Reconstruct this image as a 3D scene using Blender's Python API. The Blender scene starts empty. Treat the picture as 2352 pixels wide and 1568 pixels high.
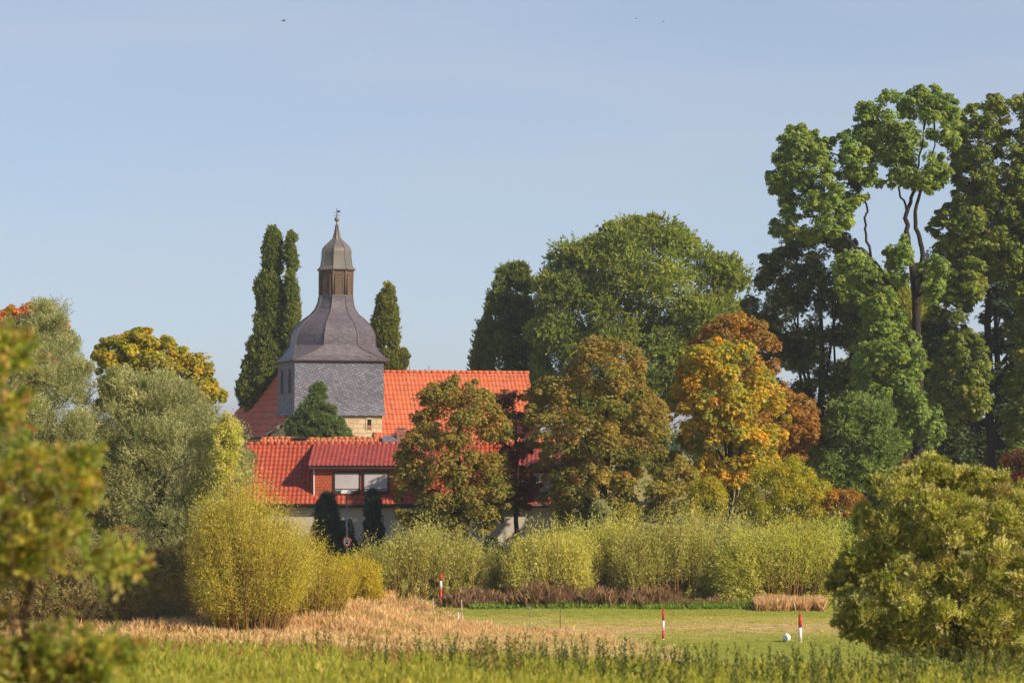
import bpy, math
import numpy as np
from mathutils import Vector

# ------------------------------------------------------------------ camera, sky, sun, exposure
SC = bpy.context.scene
COL = SC.collection
F = 5488.0            # focal length in units of a 2352 px wide frame
YH = 980.0            # eye level in that frame
CX = 1176.0
H = 8.1               # eye height above the field

cam_d = bpy.data.cameras.new("camera")
cam_d.sensor_width = 36.0
cam_d.lens = 36.0 * F / 2352.0
cam_d.shift_y = (YH - 784.0) / 2352.0
cam_d.clip_start = 0.5
cam_d.clip_end = 6000.0
cam_d.dof.use_dof = True
cam_d.dof.focus_distance = 150.0
cam_d.dof.aperture_fstop = 2.8
cam = bpy.data.objects.new("camera", cam_d)
cam.location = (0, 0, H)
cam.rotation_euler = (math.radians(90), 0, 0)
COL.objects.link(cam)
SC.camera = cam

SUN_EL = math.radians(30.0)
SUN_AZ = math.radians(123.0)        # clockwise from +Y
world = bpy.data.worlds.new("World")
SC.world = world
world.use_nodes = True
wn = world.node_tree.nodes
wl = world.node_tree.links
bg = wn["Background"]
sky = wn.new("ShaderNodeTexSky")
sky.sky_type = 'NISHITA'
sky.sun_disc = False
sky.sun_elevation = SUN_EL
sky.sun_rotation = SUN_AZ
sky.altitude = 2000.0
sky.air_density = 1.0
sky.dust_density = 0.5
sky.ozone_density = 6.0
# thin autumn haze: a pale veil low in the sky that thins out toward the zenith
w_tc = wn.new("ShaderNodeTexCoord")
w_sep = wn.new("ShaderNodeSeparateXYZ")
wl.new(w_tc.outputs["Generated"], w_sep.inputs[0])
w_map = wn.new("ShaderNodeMapRange")
w_map.inputs[1].default_value = 0.12; w_map.inputs[2].default_value = 0.55
w_map.inputs[3].default_value = 0.65; w_map.inputs[4].default_value = 0.08
wl.new(w_sep.outputs[2], w_map.inputs[0])
w_mix = wn.new("ShaderNodeMix"); w_mix.data_type = 'RGBA'
w_sc = wn.new("ShaderNodeMapping"); w_sc.inputs["Scale"].default_value = (2.2, 2.2, 22.0); w_sc.inputs["Rotation"].default_value = (0.05, 0.03, 0)
wl.new(w_tc.outputs["Generated"], w_sc.inputs[0])
w_no = wn.new("ShaderNodeTexNoise"); w_no.inputs["Scale"].default_value = 1.6; w_no.inputs["Detail"].default_value = 5
wl.new(w_sc.outputs[0], w_no.inputs["Vector"])
w_st = wn.new("ShaderNodeMapRange"); w_st.inputs[1].default_value = 0.35; w_st.inputs[2].default_value = 0.7; w_st.inputs[3].default_value = 0.90; w_st.inputs[4].default_value = 1.10
wl.new(w_no.outputs["Fac"], w_st.inputs[0])
w_mu = wn.new("ShaderNodeMath"); w_mu.operation = 'MULTIPLY'
wl.new(w_map.outputs[0], w_mu.inputs[0]); wl.new(w_st.outputs[0], w_mu.inputs[1])
wl.new(w_mu.outputs[0], w_mix.inputs[0])
wl.new(sky.outputs[0], w_mix.inputs[6])
w_mix.inputs[7].default_value = (4.85, 5.28, 5.85, 1)
wl.new(w_mix.outputs[2], bg.inputs[0])
bg.inputs[1].default_value = 0.1

sun_d = bpy.data.lights.new("sun", 'SUN')
sun_d.energy = 5.0
sun_d.angle = math.radians(0.5)
sun_d.color = (1.0, 0.84, 0.62)
sun = bpy.data.objects.new("sun", sun_d)
to_sun = Vector((math.sin(SUN_AZ) * math.cos(SUN_EL), math.cos(SUN_AZ) * math.cos(SUN_EL), math.sin(SUN_EL)))
sun.rotation_euler = to_sun.to_track_quat('Z', 'Y').to_euler()
sun.location = (40, -20, 60)
COL.objects.link(sun)

SC.view_settings.view_transform = 'Standard'
SC.view_settings.look = 'None'
SC.view_settings.exposure = 0.3
SC.view_settings.gamma = 1.0
SC.render.engine = 'CYCLES'
SC.cycles.max_bounces = 6
SC.cycles.diffuse_bounces = 3
SC.cycles.transmission_bounces = 4
SC.cycles.transparent_max_bounces = 8

# ------------------------------------------------------------------ helpers
def W(x, y, D):
    """point seen at (x, y) of the 2352 px frame, at depth D"""
    return np.array([(x - CX) / F * D, D, H - (y - YH) / F * D])

GK = np.array([[-400, 6.8], [-60, 6.7], [0, 6.45], [10, 6.25], [22, 5.5], [42, 3.85], [47, 3.15], [60, 1.0], [69, 0.15], [76, 0.0],
               [100, 0.1], [112, 0.45], [125, 1.2], [160, 2.0], [300, 3.0], [6000, 3.0]])
def ground(x, y):
    x = np.asarray(x, float); y = np.asarray(y, float)
    z = np.interp(y, GK[:, 0], GK[:, 1])
    z = z - 0.05 * np.clip(x, -14, 3) * np.clip((y - 5) / 30, 0, 1) * np.clip((58 - y) / 12, 0, 1)
    z = z + 0.04 * np.sin(x * 0.9 + y * 0.35) * np.sin(y * 0.55) + 0.06 * np.sin(x * 0.23 + 1.3) * np.cos(y * 0.17)
    return z

def tag(o, label=None, cat=None, group=None, kind=None):
    if label: o['label'] = label
    if cat: o['category'] = cat
    if group: o['group'] = group
    if kind: o['kind'] = kind
    return o

def empty(name, loc, label=None, cat=None, group=None):
    o = bpy.data.objects.new(name, None)
    o.empty_display_size = 0.3
    o.location = [float(v) for v in loc]
    COL.objects.link(o)
    return tag(o, label, cat, group)

def link(name, me, mat, parent=None):
    o = bpy.data.objects.new(name, me)
    me.materials.append(mat)
    COL.objects.link(o)
    if parent is not None:
        o.parent = parent
    return o

def offset_of(parent):
    p = np.zeros(3)
    while parent is not None:
        p += np.array(parent.location)
        parent = parent.parent
    return p

def quads_mesh(name, V, nper, mat, parent=None, tint=None, smooth=False):
    """V: (n, nper, 3) separate polygons"""
    n = V.shape[0]
    off = offset_of(parent)
    vv = (V.reshape(-1, 3) - off).astype(np.float32)
    me = bpy.data.meshes.new(name)
    me.vertices.add(n * nper)
    me.vertices.foreach_set("co", vv.ravel())
    me.loops.add(n * nper)
    me.loops.foreach_set("vertex_index", np.arange(n * nper, dtype=np.int32))
    me.polygons.add(n)
    me.polygons.foreach_set("loop_start", np.arange(n, dtype=np.int32) * nper)
    me.update(calc_edges=True)
    if tint is not None:
        a = me.attributes.new("tint", 'FLOAT_COLOR', 'POINT')
        c = np.ones((n, nper, 4), np.float32)
        c[:, :, :3] = tint[:, None, :]
        a.data.foreach_set("color", c.ravel())
    return link(name, me, mat, parent)

class MB:
    """collects faces; UVs in metres are written on build"""
    def __init__(self):
        self.v = []; self.f = []; self.smooth = []
    def add(self, pts, faces, smooth=False):
        b = len(self.v)
        self.v += [tuple(float(c) for c in p) for p in pts]
        for f in faces:
            self.f.append([b + i for i in f]); self.smooth.append(smooth)
        return self
    def box(self, o, u, v, w, a, b, c):
        """o corner + a*u, b*v, c*w"""
        o = np.array(o, float); u = np.array(u, float) * a; v = np.array(v, float) * b; w = np.array(w, float) * c
        P = [o, o + u, o + u + v, o + v, o + w, o + u + w, o + u + v + w, o + v + w]
        fs = [[0, 3, 2, 1], [4, 5, 6, 7], [0, 1, 5, 4], [1, 2, 6, 5], [2, 3, 7, 6], [3, 0, 4, 7]]
        if np.dot(np.cross(u, v), w) < 0:
            fs = [f[::-1] for f in fs]
        return self.add(P, fs)
    def cbox(self, c, sx, sy, sz):
        c = np.array(c, float)
        return self.box(c - np.array([sx, sy, sz]) / 2, (1, 0, 0), (0, 1, 0), (0, 0, 1), sx, sy, sz)
    def prism(self, poly, ext):
        """poly: list of 3D points (planar), ext: extrusion vector"""
        n = len(poly); P = [np.array(p, float) for p in poly]; e = np.array(ext, float)
        nn = np.zeros(3)
        for i in range(n):
            nn += np.cross(P[i] - P[0], P[(i + 1) % n] - P[0])
        if np.dot(nn, e) > 0: P = P[::-1]
        Q = [p + e for p in P]
        fs = [list(range(n)), [2 * n - 1 - i for i in range(n)]]
        for i in range(n):
            j = (i + 1) % n
            fs.append([i, n + i, n + j, j])
        return self.add(P + Q, fs)
    def tube(self, pts, rad, n=8, caps=True, smooth=True):
        pts = [np.array(p, float) for p in pts]
        m = len(pts)
        if np.isscalar(rad): rad = [rad] * m
        ring = []
        ref = np.array([0.31, 0.95, 0.07])
        for i in range(m):
            t = pts[min(i + 1, m - 1)] - pts[max(i - 1, 0)]
            t = t / (np.linalg.norm(t) + 1e-9)
            a = np.cross(t, ref)
            if np.linalg.norm(a) < 0.1: a = np.cross(t, [1, 0, 0])
            a /= np.linalg.norm(a); b = np.cross(t, a)
            for k in range(n):
                th = 2 * math.pi * k / n
                ring.append(pts[i] + rad[i] * (math.cos(th) * a + math.sin(th) * b))
        fs = []
        for i in range(m - 1):
            for k in range(n):
                k2 = (k + 1) % n
                fs.append([i * n + k, i * n + k2, (i + 1) * n + k2, (i + 1) * n + k])
        if caps:
            fs.append([k for k in range(n)][::-1])
            fs.append([(m - 1) * n + k for k in range(n)])
        return self.add(ring, fs, smooth)
    def sphere(self, c, r, nu=14, nv=9, sz=1.0):
        c = np.array(c, float); P = [c + [0, 0, -r * sz]]
        for i in range(1, nv):
            ph = -math.pi / 2 + math.pi * i / nv
            for k in range(nu):
                th = 2 * math.pi * k / nu
                P.append(c + r * np.array([math.cos(ph) * math.cos(th), math.cos(ph) * math.sin(th), sz * math.sin(ph)]))
        P.append(c + [0, 0, r * sz])
        fs = [[0, 1 + (k + 1) % nu, 1 + k] for k in range(nu)]
        for i in range(nv - 2):
            for k in range(nu):
                k2 = (k + 1) % nu
                fs.append([1 + i * nu + k, 1 + i * nu + k2, 1 + (i + 1) * nu + k2, 1 + (i + 1) * nu + k])
        L = len(P) - 1; b = 1 + (nv - 2) * nu
        fs += [[b + k, b + (k + 1) % nu, L] for k in range(nu)]
        return self.add(P, fs, True)
    def build(self, name, mat, parent=None):
        off = offset_of(parent)
        V = np.array(self.v) - off
        me = bpy.data.meshes.new(name)
        me.from_pydata([tuple(p) for p in V], [], self.f)
        me.update()
        uv = me.uv_layers.new(name="UVMap")
        Wd = np.array(self.v)
        for p in me.polygons:
            nrm = np.array(p.normal)
            t = np.cross([0, 0, 1.0], nrm)
            if np.linalg.norm(t) < 0.05: t = np.array([1.0, 0, 0])
            t /= np.linalg.norm(t); b = np.cross(nrm, t)
            for li in p.loop_indices:
                q = Wd[me.loops[li].vertex_index]
                uv.data[li].uv = (float(q @ t), float(q @ b))
            p.use_smooth = self.smooth[p.index]
        return link(name, me, mat, parent)

# ------------------------------------------------------------------ materials
def new_mat(name):
    m = bpy.data.materials.new(name); m.use_nodes = True
    nt = m.node_tree
    return m, nt, nt.nodes["Principled BSDF"]

def noise_mix(nt, vec, scale, c1, c2, detail=4, lo=0.35, hi=0.65):
    n = nt.nodes.new("ShaderNodeTexNoise"); n.inputs["Scale"].default_value = scale; n.inputs["Detail"].default_value = detail
    if vec is not None: nt.links.new(vec, n.inputs["Vector"])
    r = nt.nodes.new("ShaderNodeMapRange"); r.inputs[1].default_value = lo; r.inputs[2].default_value = hi
    nt.links.new(n.outputs["Fac"], r.inputs[0])
    mx = nt.nodes.new("ShaderNodeMix"); mx.data_type = 'RGBA'
    nt.links.new(r.outputs[0], mx.inputs[0])
    for i, c in ((6, c1), (7, c2)):
        if isinstance(c, tuple): mx.inputs[i].default_value = (*c, 1)
        else: nt.links.new(c, mx.inputs[i])
    return mx.outputs[2]

def plain(name, c1, c2=None, scale=3.0, rough=0.8, metal=0.0, bump=0.0, spec=0.3):
    m, nt, p = new_mat(name)
    tc = nt.nodes.new("ShaderNodeTexCoord")
    nt.links.new(noise_mix(nt, tc.outputs["Object"], scale, c1, c2 or tuple(min(1, x * 0.78) for x in c1), 6), p.inputs["Base Color"])
    p.inputs["Roughness"].default_value = rough
    p.inputs["Metallic"].default_value = metal
    p.inputs["Specular IOR Level"].default_value = spec
    if bump:
        n = nt.nodes.new("ShaderNodeTexNoise"); n.inputs["Scale"].default_value = scale * 6
        nt.links.new(tc.outputs["Object"], n.inputs["Vector"])
        b = nt.nodes.new("ShaderNodeBump"); b.inputs["Strength"].default_value = bump; b.inputs["Distance"].default_value = 0.05
        nt.links.new(n.outputs["Fac"], b.inputs["Height"]); nt.links.new(b.outputs[0], p.inputs["Normal"])
    return m

def brick_mat(name, c1, c2, mortar, bw, rh, msize, rough=0.6, distort=0.0, bump=0.6, stain=None, offset=0.5, spec=0.4, tilt=0.0):
    m, nt, p = new_mat(name)
    tc = nt.nodes.new("ShaderNodeTexCoord")
    vec = tc.outputs["UV"]
    if tilt:
        mp = nt.nodes.new("ShaderNodeMapping"); mp.inputs["Rotation"].default_value[2] = tilt
        nt.links.new(vec, mp.inputs[0]); vec = mp.outputs[0]
    if distort:
        n = nt.nodes.new("ShaderNodeTexNoise"); n.inputs["Scale"].default_value = 1.6
        nt.links.new(vec, n.inputs["Vector"])
        va = nt.nodes.new("ShaderNodeVectorMath"); va.operation = 'MULTIPLY_ADD'
        va.inputs[1].default_value = (distort,) * 3
        nt.links.new(n.outputs["Color"], va.inputs[0]); nt.links.new(vec, va.inputs[2])
        vec = va.outputs[0]
    b = nt.nodes.new("ShaderNodeTexBrick")
    nt.links.new(vec, b.inputs["Vector"])
    b.inputs["Color1"].default_value = (*c1, 1); b.inputs["Color2"].default_value = (*c2, 1); b.inputs["Mortar"].default_value = (*mortar, 1)
    b.inputs["Scale"].default_value = 1.0
    b.inputs["Brick Width"].default_value = bw; b.inputs["Row Height"].default_value = rh; b.inputs["Mortar Size"].default_value = msize
    b.inputs["Mortar Smooth"].default_value = 0.3
    b.offset = offset
    col = b.outputs["Color"]
    if stain:
        mx = nt.nodes.new("ShaderNodeMix"); mx.data_type = 'RGBA'; mx.blend_type = 'MULTIPLY'
        n = nt.nodes.new("ShaderNodeTexNoise"); n.inputs["Scale"].default_value = 0.8; n.inputs["Detail"].default_value = 8
        nt.links.new(tc.outputs["Object"], n.inputs["Vector"])
        r = nt.nodes.new("ShaderNodeMapRange"); r.inputs[1].default_value = 0.4; r.inputs[2].default_value = 0.7; r.inputs[4].default_value = 0.6
        nt.links.new(n.outputs["Fac"], r.inputs[0]); nt.links.new(r.outputs[0], mx.inputs[0])
        nt.links.new(col, mx.inputs[6]); mx.inputs[7].default_value = (*stain, 1)
        col = mx.outputs[2]
    nt.links.new(col, p.inputs["Base Color"])
    p.inputs["Roughness"].default_value = rough; p.inputs["Specular IOR Level"].default_value = spec
    if bump:
        bp = nt.nodes.new("ShaderNodeBump"); bp.inputs["Strength"].default_value = bump; bp.inputs["Distance"].default_value = 0.03; bp.invert = True
        nt.links.new(b.outputs["Fac"], bp.inputs["Height"]); nt.links.new(bp.outputs[0], p.inputs["Normal"])
    return m

def leaf_mat(name, trans=0.35, rough=0.55, gloss=0.05):
    m = bpy.data.materials.new(name); m.use_nodes = True
    nt = m.node_tree; nt.nodes.clear()
    out = nt.nodes.new("ShaderNodeOutputMaterial")
    at = nt.nodes.new("ShaderNodeAttribute"); at.attribute_name = "tint"
    d = nt.nodes.new("ShaderNodeBsdfDiffuse"); t = nt.nodes.new("ShaderNodeBsdfTranslucent")
    g = nt.nodes.new("ShaderNodeBsdfGlossy"); g.inputs["Roughness"].default_value = rough
    hs = nt.nodes.new("ShaderNodeHueSaturation"); hs.inputs["Value"].default_value = 1.25; hs.inputs["Saturation"].default_value = 1.1
    nt.links.new(at.outputs["Color"], d.inputs["Color"]); nt.links.new(at.outputs["Color"], hs.inputs["Color"]); nt.links.new(hs.outputs[0], t.inputs["Color"])
    m1 = nt.nodes.new("ShaderNodeMixShader"); m1.inputs[0].default_value = trans
    nt.links.new(d.outputs[0], m1.inputs[1]); nt.links.new(t.outputs[0], m1.inputs[2])
    m2 = nt.nodes.new("ShaderNodeMixShader"); m2.inputs[0].default_value = gloss
    nt.links.new(m1.outputs[0], m2.inputs[1]); nt.links.new(g.outputs[0], m2.inputs[2])
    nt.links.new(m2.outputs[0], out.inputs[0])
    return m

M = {}
M['leaf'] = leaf_mat('leaf', 0.46, 0.5, 0.02)
M['grass'] = leaf_mat('grass_blade', 0.45, 0.6, 0.015)
M['needle'] = leaf_mat('needle', 0.12, 0.6, 0.04)
M['bark'] = plain('bark', (0.022, 0.018, 0.015), (0.045, 0.037, 0.03), 4, 0.95, bump=0.6)
M['twig'] = plain('twig', (0.16, 0.10, 0.05), (0.10, 0.07, 0.04), 6, 0.9)
M['yellowtwig'] = plain('yellow_twig', (0.30, 0.17, 0.04), (0.18, 0.10, 0.04), 6, 0.8)
M['slate'] = brick_mat('slate_wall', (0.265, 0.262, 0.325), (0.165, 0.165, 0.215), (0.07, 0.07, 0.092), 0.25, 0.17, 0.014, 0.7, 0.04, 0.8, (0.7, 0.68, 0.7), tilt=0.28, spec=0.15)
M['slate_roof'] = brick_mat('slate_roof', (0.195, 0.172, 0.205), (0.125, 0.112, 0.14), (0.055, 0.05, 0.062), 0.22, 0.15, 0.012, 0.45, 0.03, 0.7, (0.68, 0.6, 0.55), tilt=0.12)
M['lead'] = plain('lead_sheet', (0.20, 0.165, 0.15), (0.13, 0.13, 0.125), 1.4, 0.5, 0.0, 0.15, 0.5)
M['seam'] = plain('seam', (0.15, 0.115, 0.10), (0.10, 0.085, 0.08), 3, 0.55)
M['lantern_wood'] = plain('lantern_wood', (0.155, 0.10, 0.075), (0.11, 0.075, 0.058), 5, 0.75, bump=0.2)
M['louvre'] = plain('louvre', (0.23, 0.165, 0.11), (0.165, 0.12, 0.08), 5, 0.8)
M['dark'] = plain('dark_opening', (0.012, 0.011, 0.011), (0.02, 0.018, 0.016), 3, 0.8)
M['stone'] = brick_mat('sandstone', (0.66, 0.52, 0.33), (0.54, 0.41, 0.26), (0.38, 0.30, 0.2), 0.62, 0.30, 0.02, 0.9, 0.22, 0.6, (0.8, 0.7, 0.6))
M['iron'] = plain('iron', (0.05, 0.05, 0.06), (0.08, 0.07, 0.07), 5, 0.6, 0.3)
M['copper'] = plain('old_copper', (0.33, 0.22, 0.13), (0.22, 0.17, 0.12), 4, 0.5, 0.2)
def tile_mat(name, c1, c2, rough=0.5, spec=0.4):
    m, nt, p = new_mat(name)
    tc = nt.nodes.new("ShaderNodeTexCoord")
    a = noise_mix(nt, tc.outputs["Object"], 0.7, c1, c2, 8, 0.3, 0.7)
    b = noise_mix(nt, tc.outputs["Object"], 9.0, a, tuple(x * 0.62 for x in c1), 3, 0.5, 0.8)
    b = noise_mix(nt, tc.outputs["Object"], 1.3, b, tuple(c1[i] * .35 + (.10, .085, .05)[i] * .65 for i in range(3)), 9, 0.60, 0.95)
    vo = nt.nodes.new("ShaderNodeTexVoronoi"); vo.inputs["Scale"].default_value = 3.4; nt.links.new(tc.outputs["Object"], vo.inputs["Vector"])
    sp = nt.nodes.new("ShaderNodeSeparateColor"); nt.links.new(vo.outputs["Color"], sp.inputs[0])
    hs = nt.nodes.new("ShaderNodeHueSaturation"); nt.links.new(b, hs.inputs["Color"])
    r1 = nt.nodes.new("ShaderNodeMapRange"); r1.inputs[3].default_value = 0.88; r1.inputs[4].default_value = 1.13; nt.links.new(sp.outputs[0], r1.inputs[0]); nt.links.new(r1.outputs[0], hs.inputs["Value"])
    r2 = nt.nodes.new("ShaderNodeMapRange"); r2.inputs[3].default_value = 0.95; r2.inputs[4].default_value = 1.03; nt.links.new(sp.outputs[1], r2.inputs[0]); nt.links.new(r2.outputs[0], hs.inputs["Saturation"])
    nt.links.new(hs.outputs[0], p.inputs["Base Color"])
    p.inputs["Roughness"].default_value = rough; p.inputs["Specular IOR Level"].default_value = spec
    return m
M['tile_red'] = tile_mat('red_tile', (0.52, 0.105, 0.046), (0.42, 0.080, 0.040))
M['tile_orange'] = tile_mat('orange_tile', (0.64, 0.165, 0.07), (0.52, 0.125, 0.055), 0.8)
M['tile_old'] = tile_mat('old_orange_tile', (0.62, 0.20, 0.075), (0.45, 0.13, 0.055), 0.8)
M['tile_dormer'] = tile_mat('dormer_tile', (0.46, 0.085, 0.055), (0.37, 0.07, 0.05), 0.36, 0.6)
M['tile_hung'] = brick_mat('tile_hung_wall', (0.50, 0.115, 0.05), (0.42, 0.09, 0.04), (0.22, 0.05, 0.03), 0.20, 0.17, 0.012, 0.7, 0.0, 0.6)
M['plaster'] = plain('cream_plaster', (0.60, 0.54, 0.47), (0.54, 0.48, 0.42), 0.8, 0.9)
M['frame'] = plain('window_frame', (0.035, 0.03, 0.032), (0.05, 0.04, 0.04), 4, 0.5)
M['blind'] = plain('blind', (0.56, 0.54, 0.56), (0.48, 0.46, 0.49), 1.2, 0.6)
M['white'] = plain('white_paint', (0.80, 0.80, 0.80), (0.70, 0.70, 0.70), 3, 0.5)
M['red'] = plain('red_paint', (0.62, 0.045, 0.035), (0.48, 0.04, 0.03), 3, 0.45)
M['gutter'] = plain('gutter', (0.05, 0.035, 0.035), (0.07, 0.05, 0.05), 3, 0.5)
M['brick'] = brick_mat('chimney_brick', (0.42, 0.14, 0.08), (0.33, 0.10, 0.06), (0.30, 0.24, 0.2), 0.24, 0.08, 0.012)
M['steel'] = plain('galvanised_steel', (0.20, 0.22, 0.26), (0.15, 0.16, 0.19), 4, 0.5, 0.2)
M['pale_wood'] = plain('pale_wood', (0.55, 0.47, 0.36), (0.42, 0.36, 0.28), 8, 0.85)
M['brown_wood'] = plain('brown_wood', (0.14, 0.07, 0.05), (0.10, 0.05, 0.04), 8, 0.85)
M['bird_dark'] = plain('dark_feather', (0.02, 0.02, 0.025), (0.03, 0.03, 0.03), 9, 0.7)
M['bird_brown'] = plain('brown_feather', (0.16, 0.09, 0.08), (0.30, 0.22, 0.22), 9, 0.7)
M['bird_grey'] = plain('grey_feather', (0.28, 0.30, 0.34), (0.22, 0.24, 0.28), 9, 0.7)
M['glass'] = plain('window_glass', (0.05, 0.06, 0.08), (0.07, 0.08, 0.10), 2, 0.1, 0.0, 0, 0.8)

# ------------------------------------------------------------------ ground
def ground_material():
    m, nt, p = new_mat('ground')
    tc = nt.nodes.new("ShaderNodeTexCoord")
    mp = nt.nodes.new("ShaderNodeMapping"); mp.inputs["Scale"].default_value = (0.16, 0.55, 1)
    nt.links.new(tc.outputs["Object"], mp.inputs[0])
    a = noise_mix(nt, mp.outputs[0], 1.0, (0.24, 0.27, 0.045), (0.52, 0.36, 0.16), 6, 0.40, 0.60)
    sx = nt.nodes.new("ShaderNodeSeparateXYZ"); nt.links.new(tc.outputs["Object"], sx.inputs[0])
    nz = nt.nodes.new("ShaderNodeTexNoise"); nz.inputs["Scale"].default_value = 0.35; nz.inputs["Detail"].default_value = 5
    nt.links.new(tc.outputs["Object"], nz.inputs["Vector"])
    ad = nt.nodes.new("ShaderNodeMath"); ad.operation = 'MULTIPLY_ADD'; ad.inputs[1].default_value = 4.5
    nt.links.new(nz.outputs["Fac"], ad.inputs[0]); nt.links.new(sx.outputs[1], ad.inputs[2])
    rm = nt.nodes.new("ShaderNodeMapRange"); rm.inputs[1].default_value = 84; rm.inputs[2].default_value = 110
    nt.links.new(ad.outputs[0], rm.inputs[0])
    cr = nt.nodes.new("ShaderNodeValToRGB"); nt.links.new(rm.outputs[0], cr.inputs[0])
    e = cr.color_ramp.elements
    green = (0.32, 0.34, 0.055, 1); tan = (0.66, 0.46, 0.22, 1); mid = (0.50, 0.43, 0.12, 1)
    e[0].position = 0.0; e[0].color = green; e[1].position = 1.0; e[1].color = green
    for ps, c in ((0.30, green), (0.40, mid), (0.46, tan), (0.54, tan), (0.60, mid), (0.68, mid), (0.75, green)):
        q = e.new(ps); q.color = c
    fm = nt.nodes.new("ShaderNodeMapRange"); fm.inputs[1].default_value = 78; fm.inputs[2].default_value = 82
    nt.links.new(sx.outputs[1], fm.inputs[0])
    fm2 = nt.nodes.new("ShaderNodeMapRange"); fm2.inputs[1].default_value = 106; fm2.inputs[2].default_value = 109; fm2.inputs[3].default_value = 1; fm2.inputs[4].default_value = 0
    nt.links.new(sx.outputs[1], fm2.inputs[0])
    ml = nt.nodes.new("ShaderNodeMath"); ml.operation = 'MULTIPLY'; nt.links.new(fm.outputs[0], ml.inputs[0]); nt.links.new(fm2.outputs[0], ml.inputs[1])
    mf = nt.nodes.new("ShaderNodeMix"); mf.data_type = 'RGBA'
    nt.links.new(ml.outputs[0], mf.inputs[0]); nt.links.new(a, mf.inputs[6]); nt.links.new(cr.outputs[0], mf.inputs[7])
    a = mf.outputs[2]
    b = noise_mix(nt, tc.outputs["Object"], 2.2, a, (0.17, 0.22, 0.04), 6, 0.5, 0.75)
    nt.links.new(b, p.inputs["Base Color"])
    p.inputs["Roughness"].default_value = 0.95; p.inputs["Specular IOR Level"].default_value = 0.1
    return m
M['ground'] = ground_material()
def build_ground():
    xs = np.concatenate([[-3000, -1500, -700, -300, -150], np.arange(-90, 91, 1.5), [150, 300, 700, 1500, 3000]])
    ys = np.concatenate([[-400, -200, -100, -50, -20], np.arange(-10, 200, 1.0), [220, 260, 300, 400, 700, 1500, 3500, 5500]])
    X, Y = np.meshgrid(xs, ys)
    Z = ground(X, Y)
    V = np.stack([X, Y, Z], -1).reshape(-1, 3)
    nx = len(xs); ny = len(ys)
    me = bpy.data.meshes.new("ground")
    I = np.arange(nx * ny).reshape(ny, nx)
    fs = np.stack([I[:-1, :-1], I[:-1, 1:], I[1:, 1:], I[1:, :-1]], -1).reshape(-1, 4)
    me.from_pydata(V.tolist(), [], fs.tolist())
    me.polygons.foreach_set("use_smooth", [True] * len(me.polygons))
    o = link("ground", me, M['ground'])
    tag(o, 'meadow and field ground falling from the bank to the mown field and rising to the houses', kind='structure')
build_ground()

# ------------------------------------------------------------------ roofs of wavy tiles
def tile_roof(name, P0, U, V, w, L, mat, parent, col=0.24, course=0.36, amp=0.032, step=0.035, inside=None, seg=6):
    P0 = np.array(P0, float); U = np.array(U, float); V = np.array(V, float)
    N = np.cross(U, V); N /= np.linalg.norm(N)
    if N[2] < 0: N = -N
    us = np.arange(0, w + 1e-6, col / seg)
    rows = []
    k = 0
    while k * course < L - 1e-6:
        rows.append((k * course, step)); rows.append((min((k + 1) * course, L), 0.0)); k += 1
    vs = np.array([r[0] for r in rows]); hs = np.array([r[1] for r in rows])
    wave = amp * (np.cos(2 * math.pi * us / col) * 0.5 + 0.5) ** 0.8
    P = P0 + us[None, :, None] * U + vs[:, None, None] * V + (wave[None, :, None] + hs[:, None, None]) * N
    ny, nx = len(vs), len(us)
    I = np.arange(nx * ny).reshape(ny, nx)
    fs = np.stack([I[:-1, :-1], I[:-1, 1:], I[1:, 1:], I[1:, :-1]], -1).reshape(-1, 4)
    if np.dot(np.cross(U, V), N) < 0: fs = fs[:, ::-1]
    if inside is not None:
        uc = (us[:-1] + us[1:]) / 2; vc = (vs[:-1] + vs[1:]) / 2
        mask = inside(np.tile(uc, (ny - 1, 1)), np.tile(vc[:, None], (1, nx - 1))).ravel()
        fs = fs[mask]
    me = bpy.data.meshes.new(name)
    me.from_pydata((P.reshape(-1, 3) - offset_of(parent)).tolist(), [], fs.tolist())
    return link(name, me, mat, parent)

def ridge_tiles(mb, A, B, r=0.13, step=0.38):
    A = np.array(A, float); B = np.array(B, float); L = np.linalg.norm(B - A); d = (B - A) / L
    n = int(L / step)
    for i in range(n):
        a = A + d * (i * L / n); b = A + d * ((i + 1.08) * L / n)
        mb.tube([a, b], [r * 1.08, r * 0.93], 8)

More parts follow.
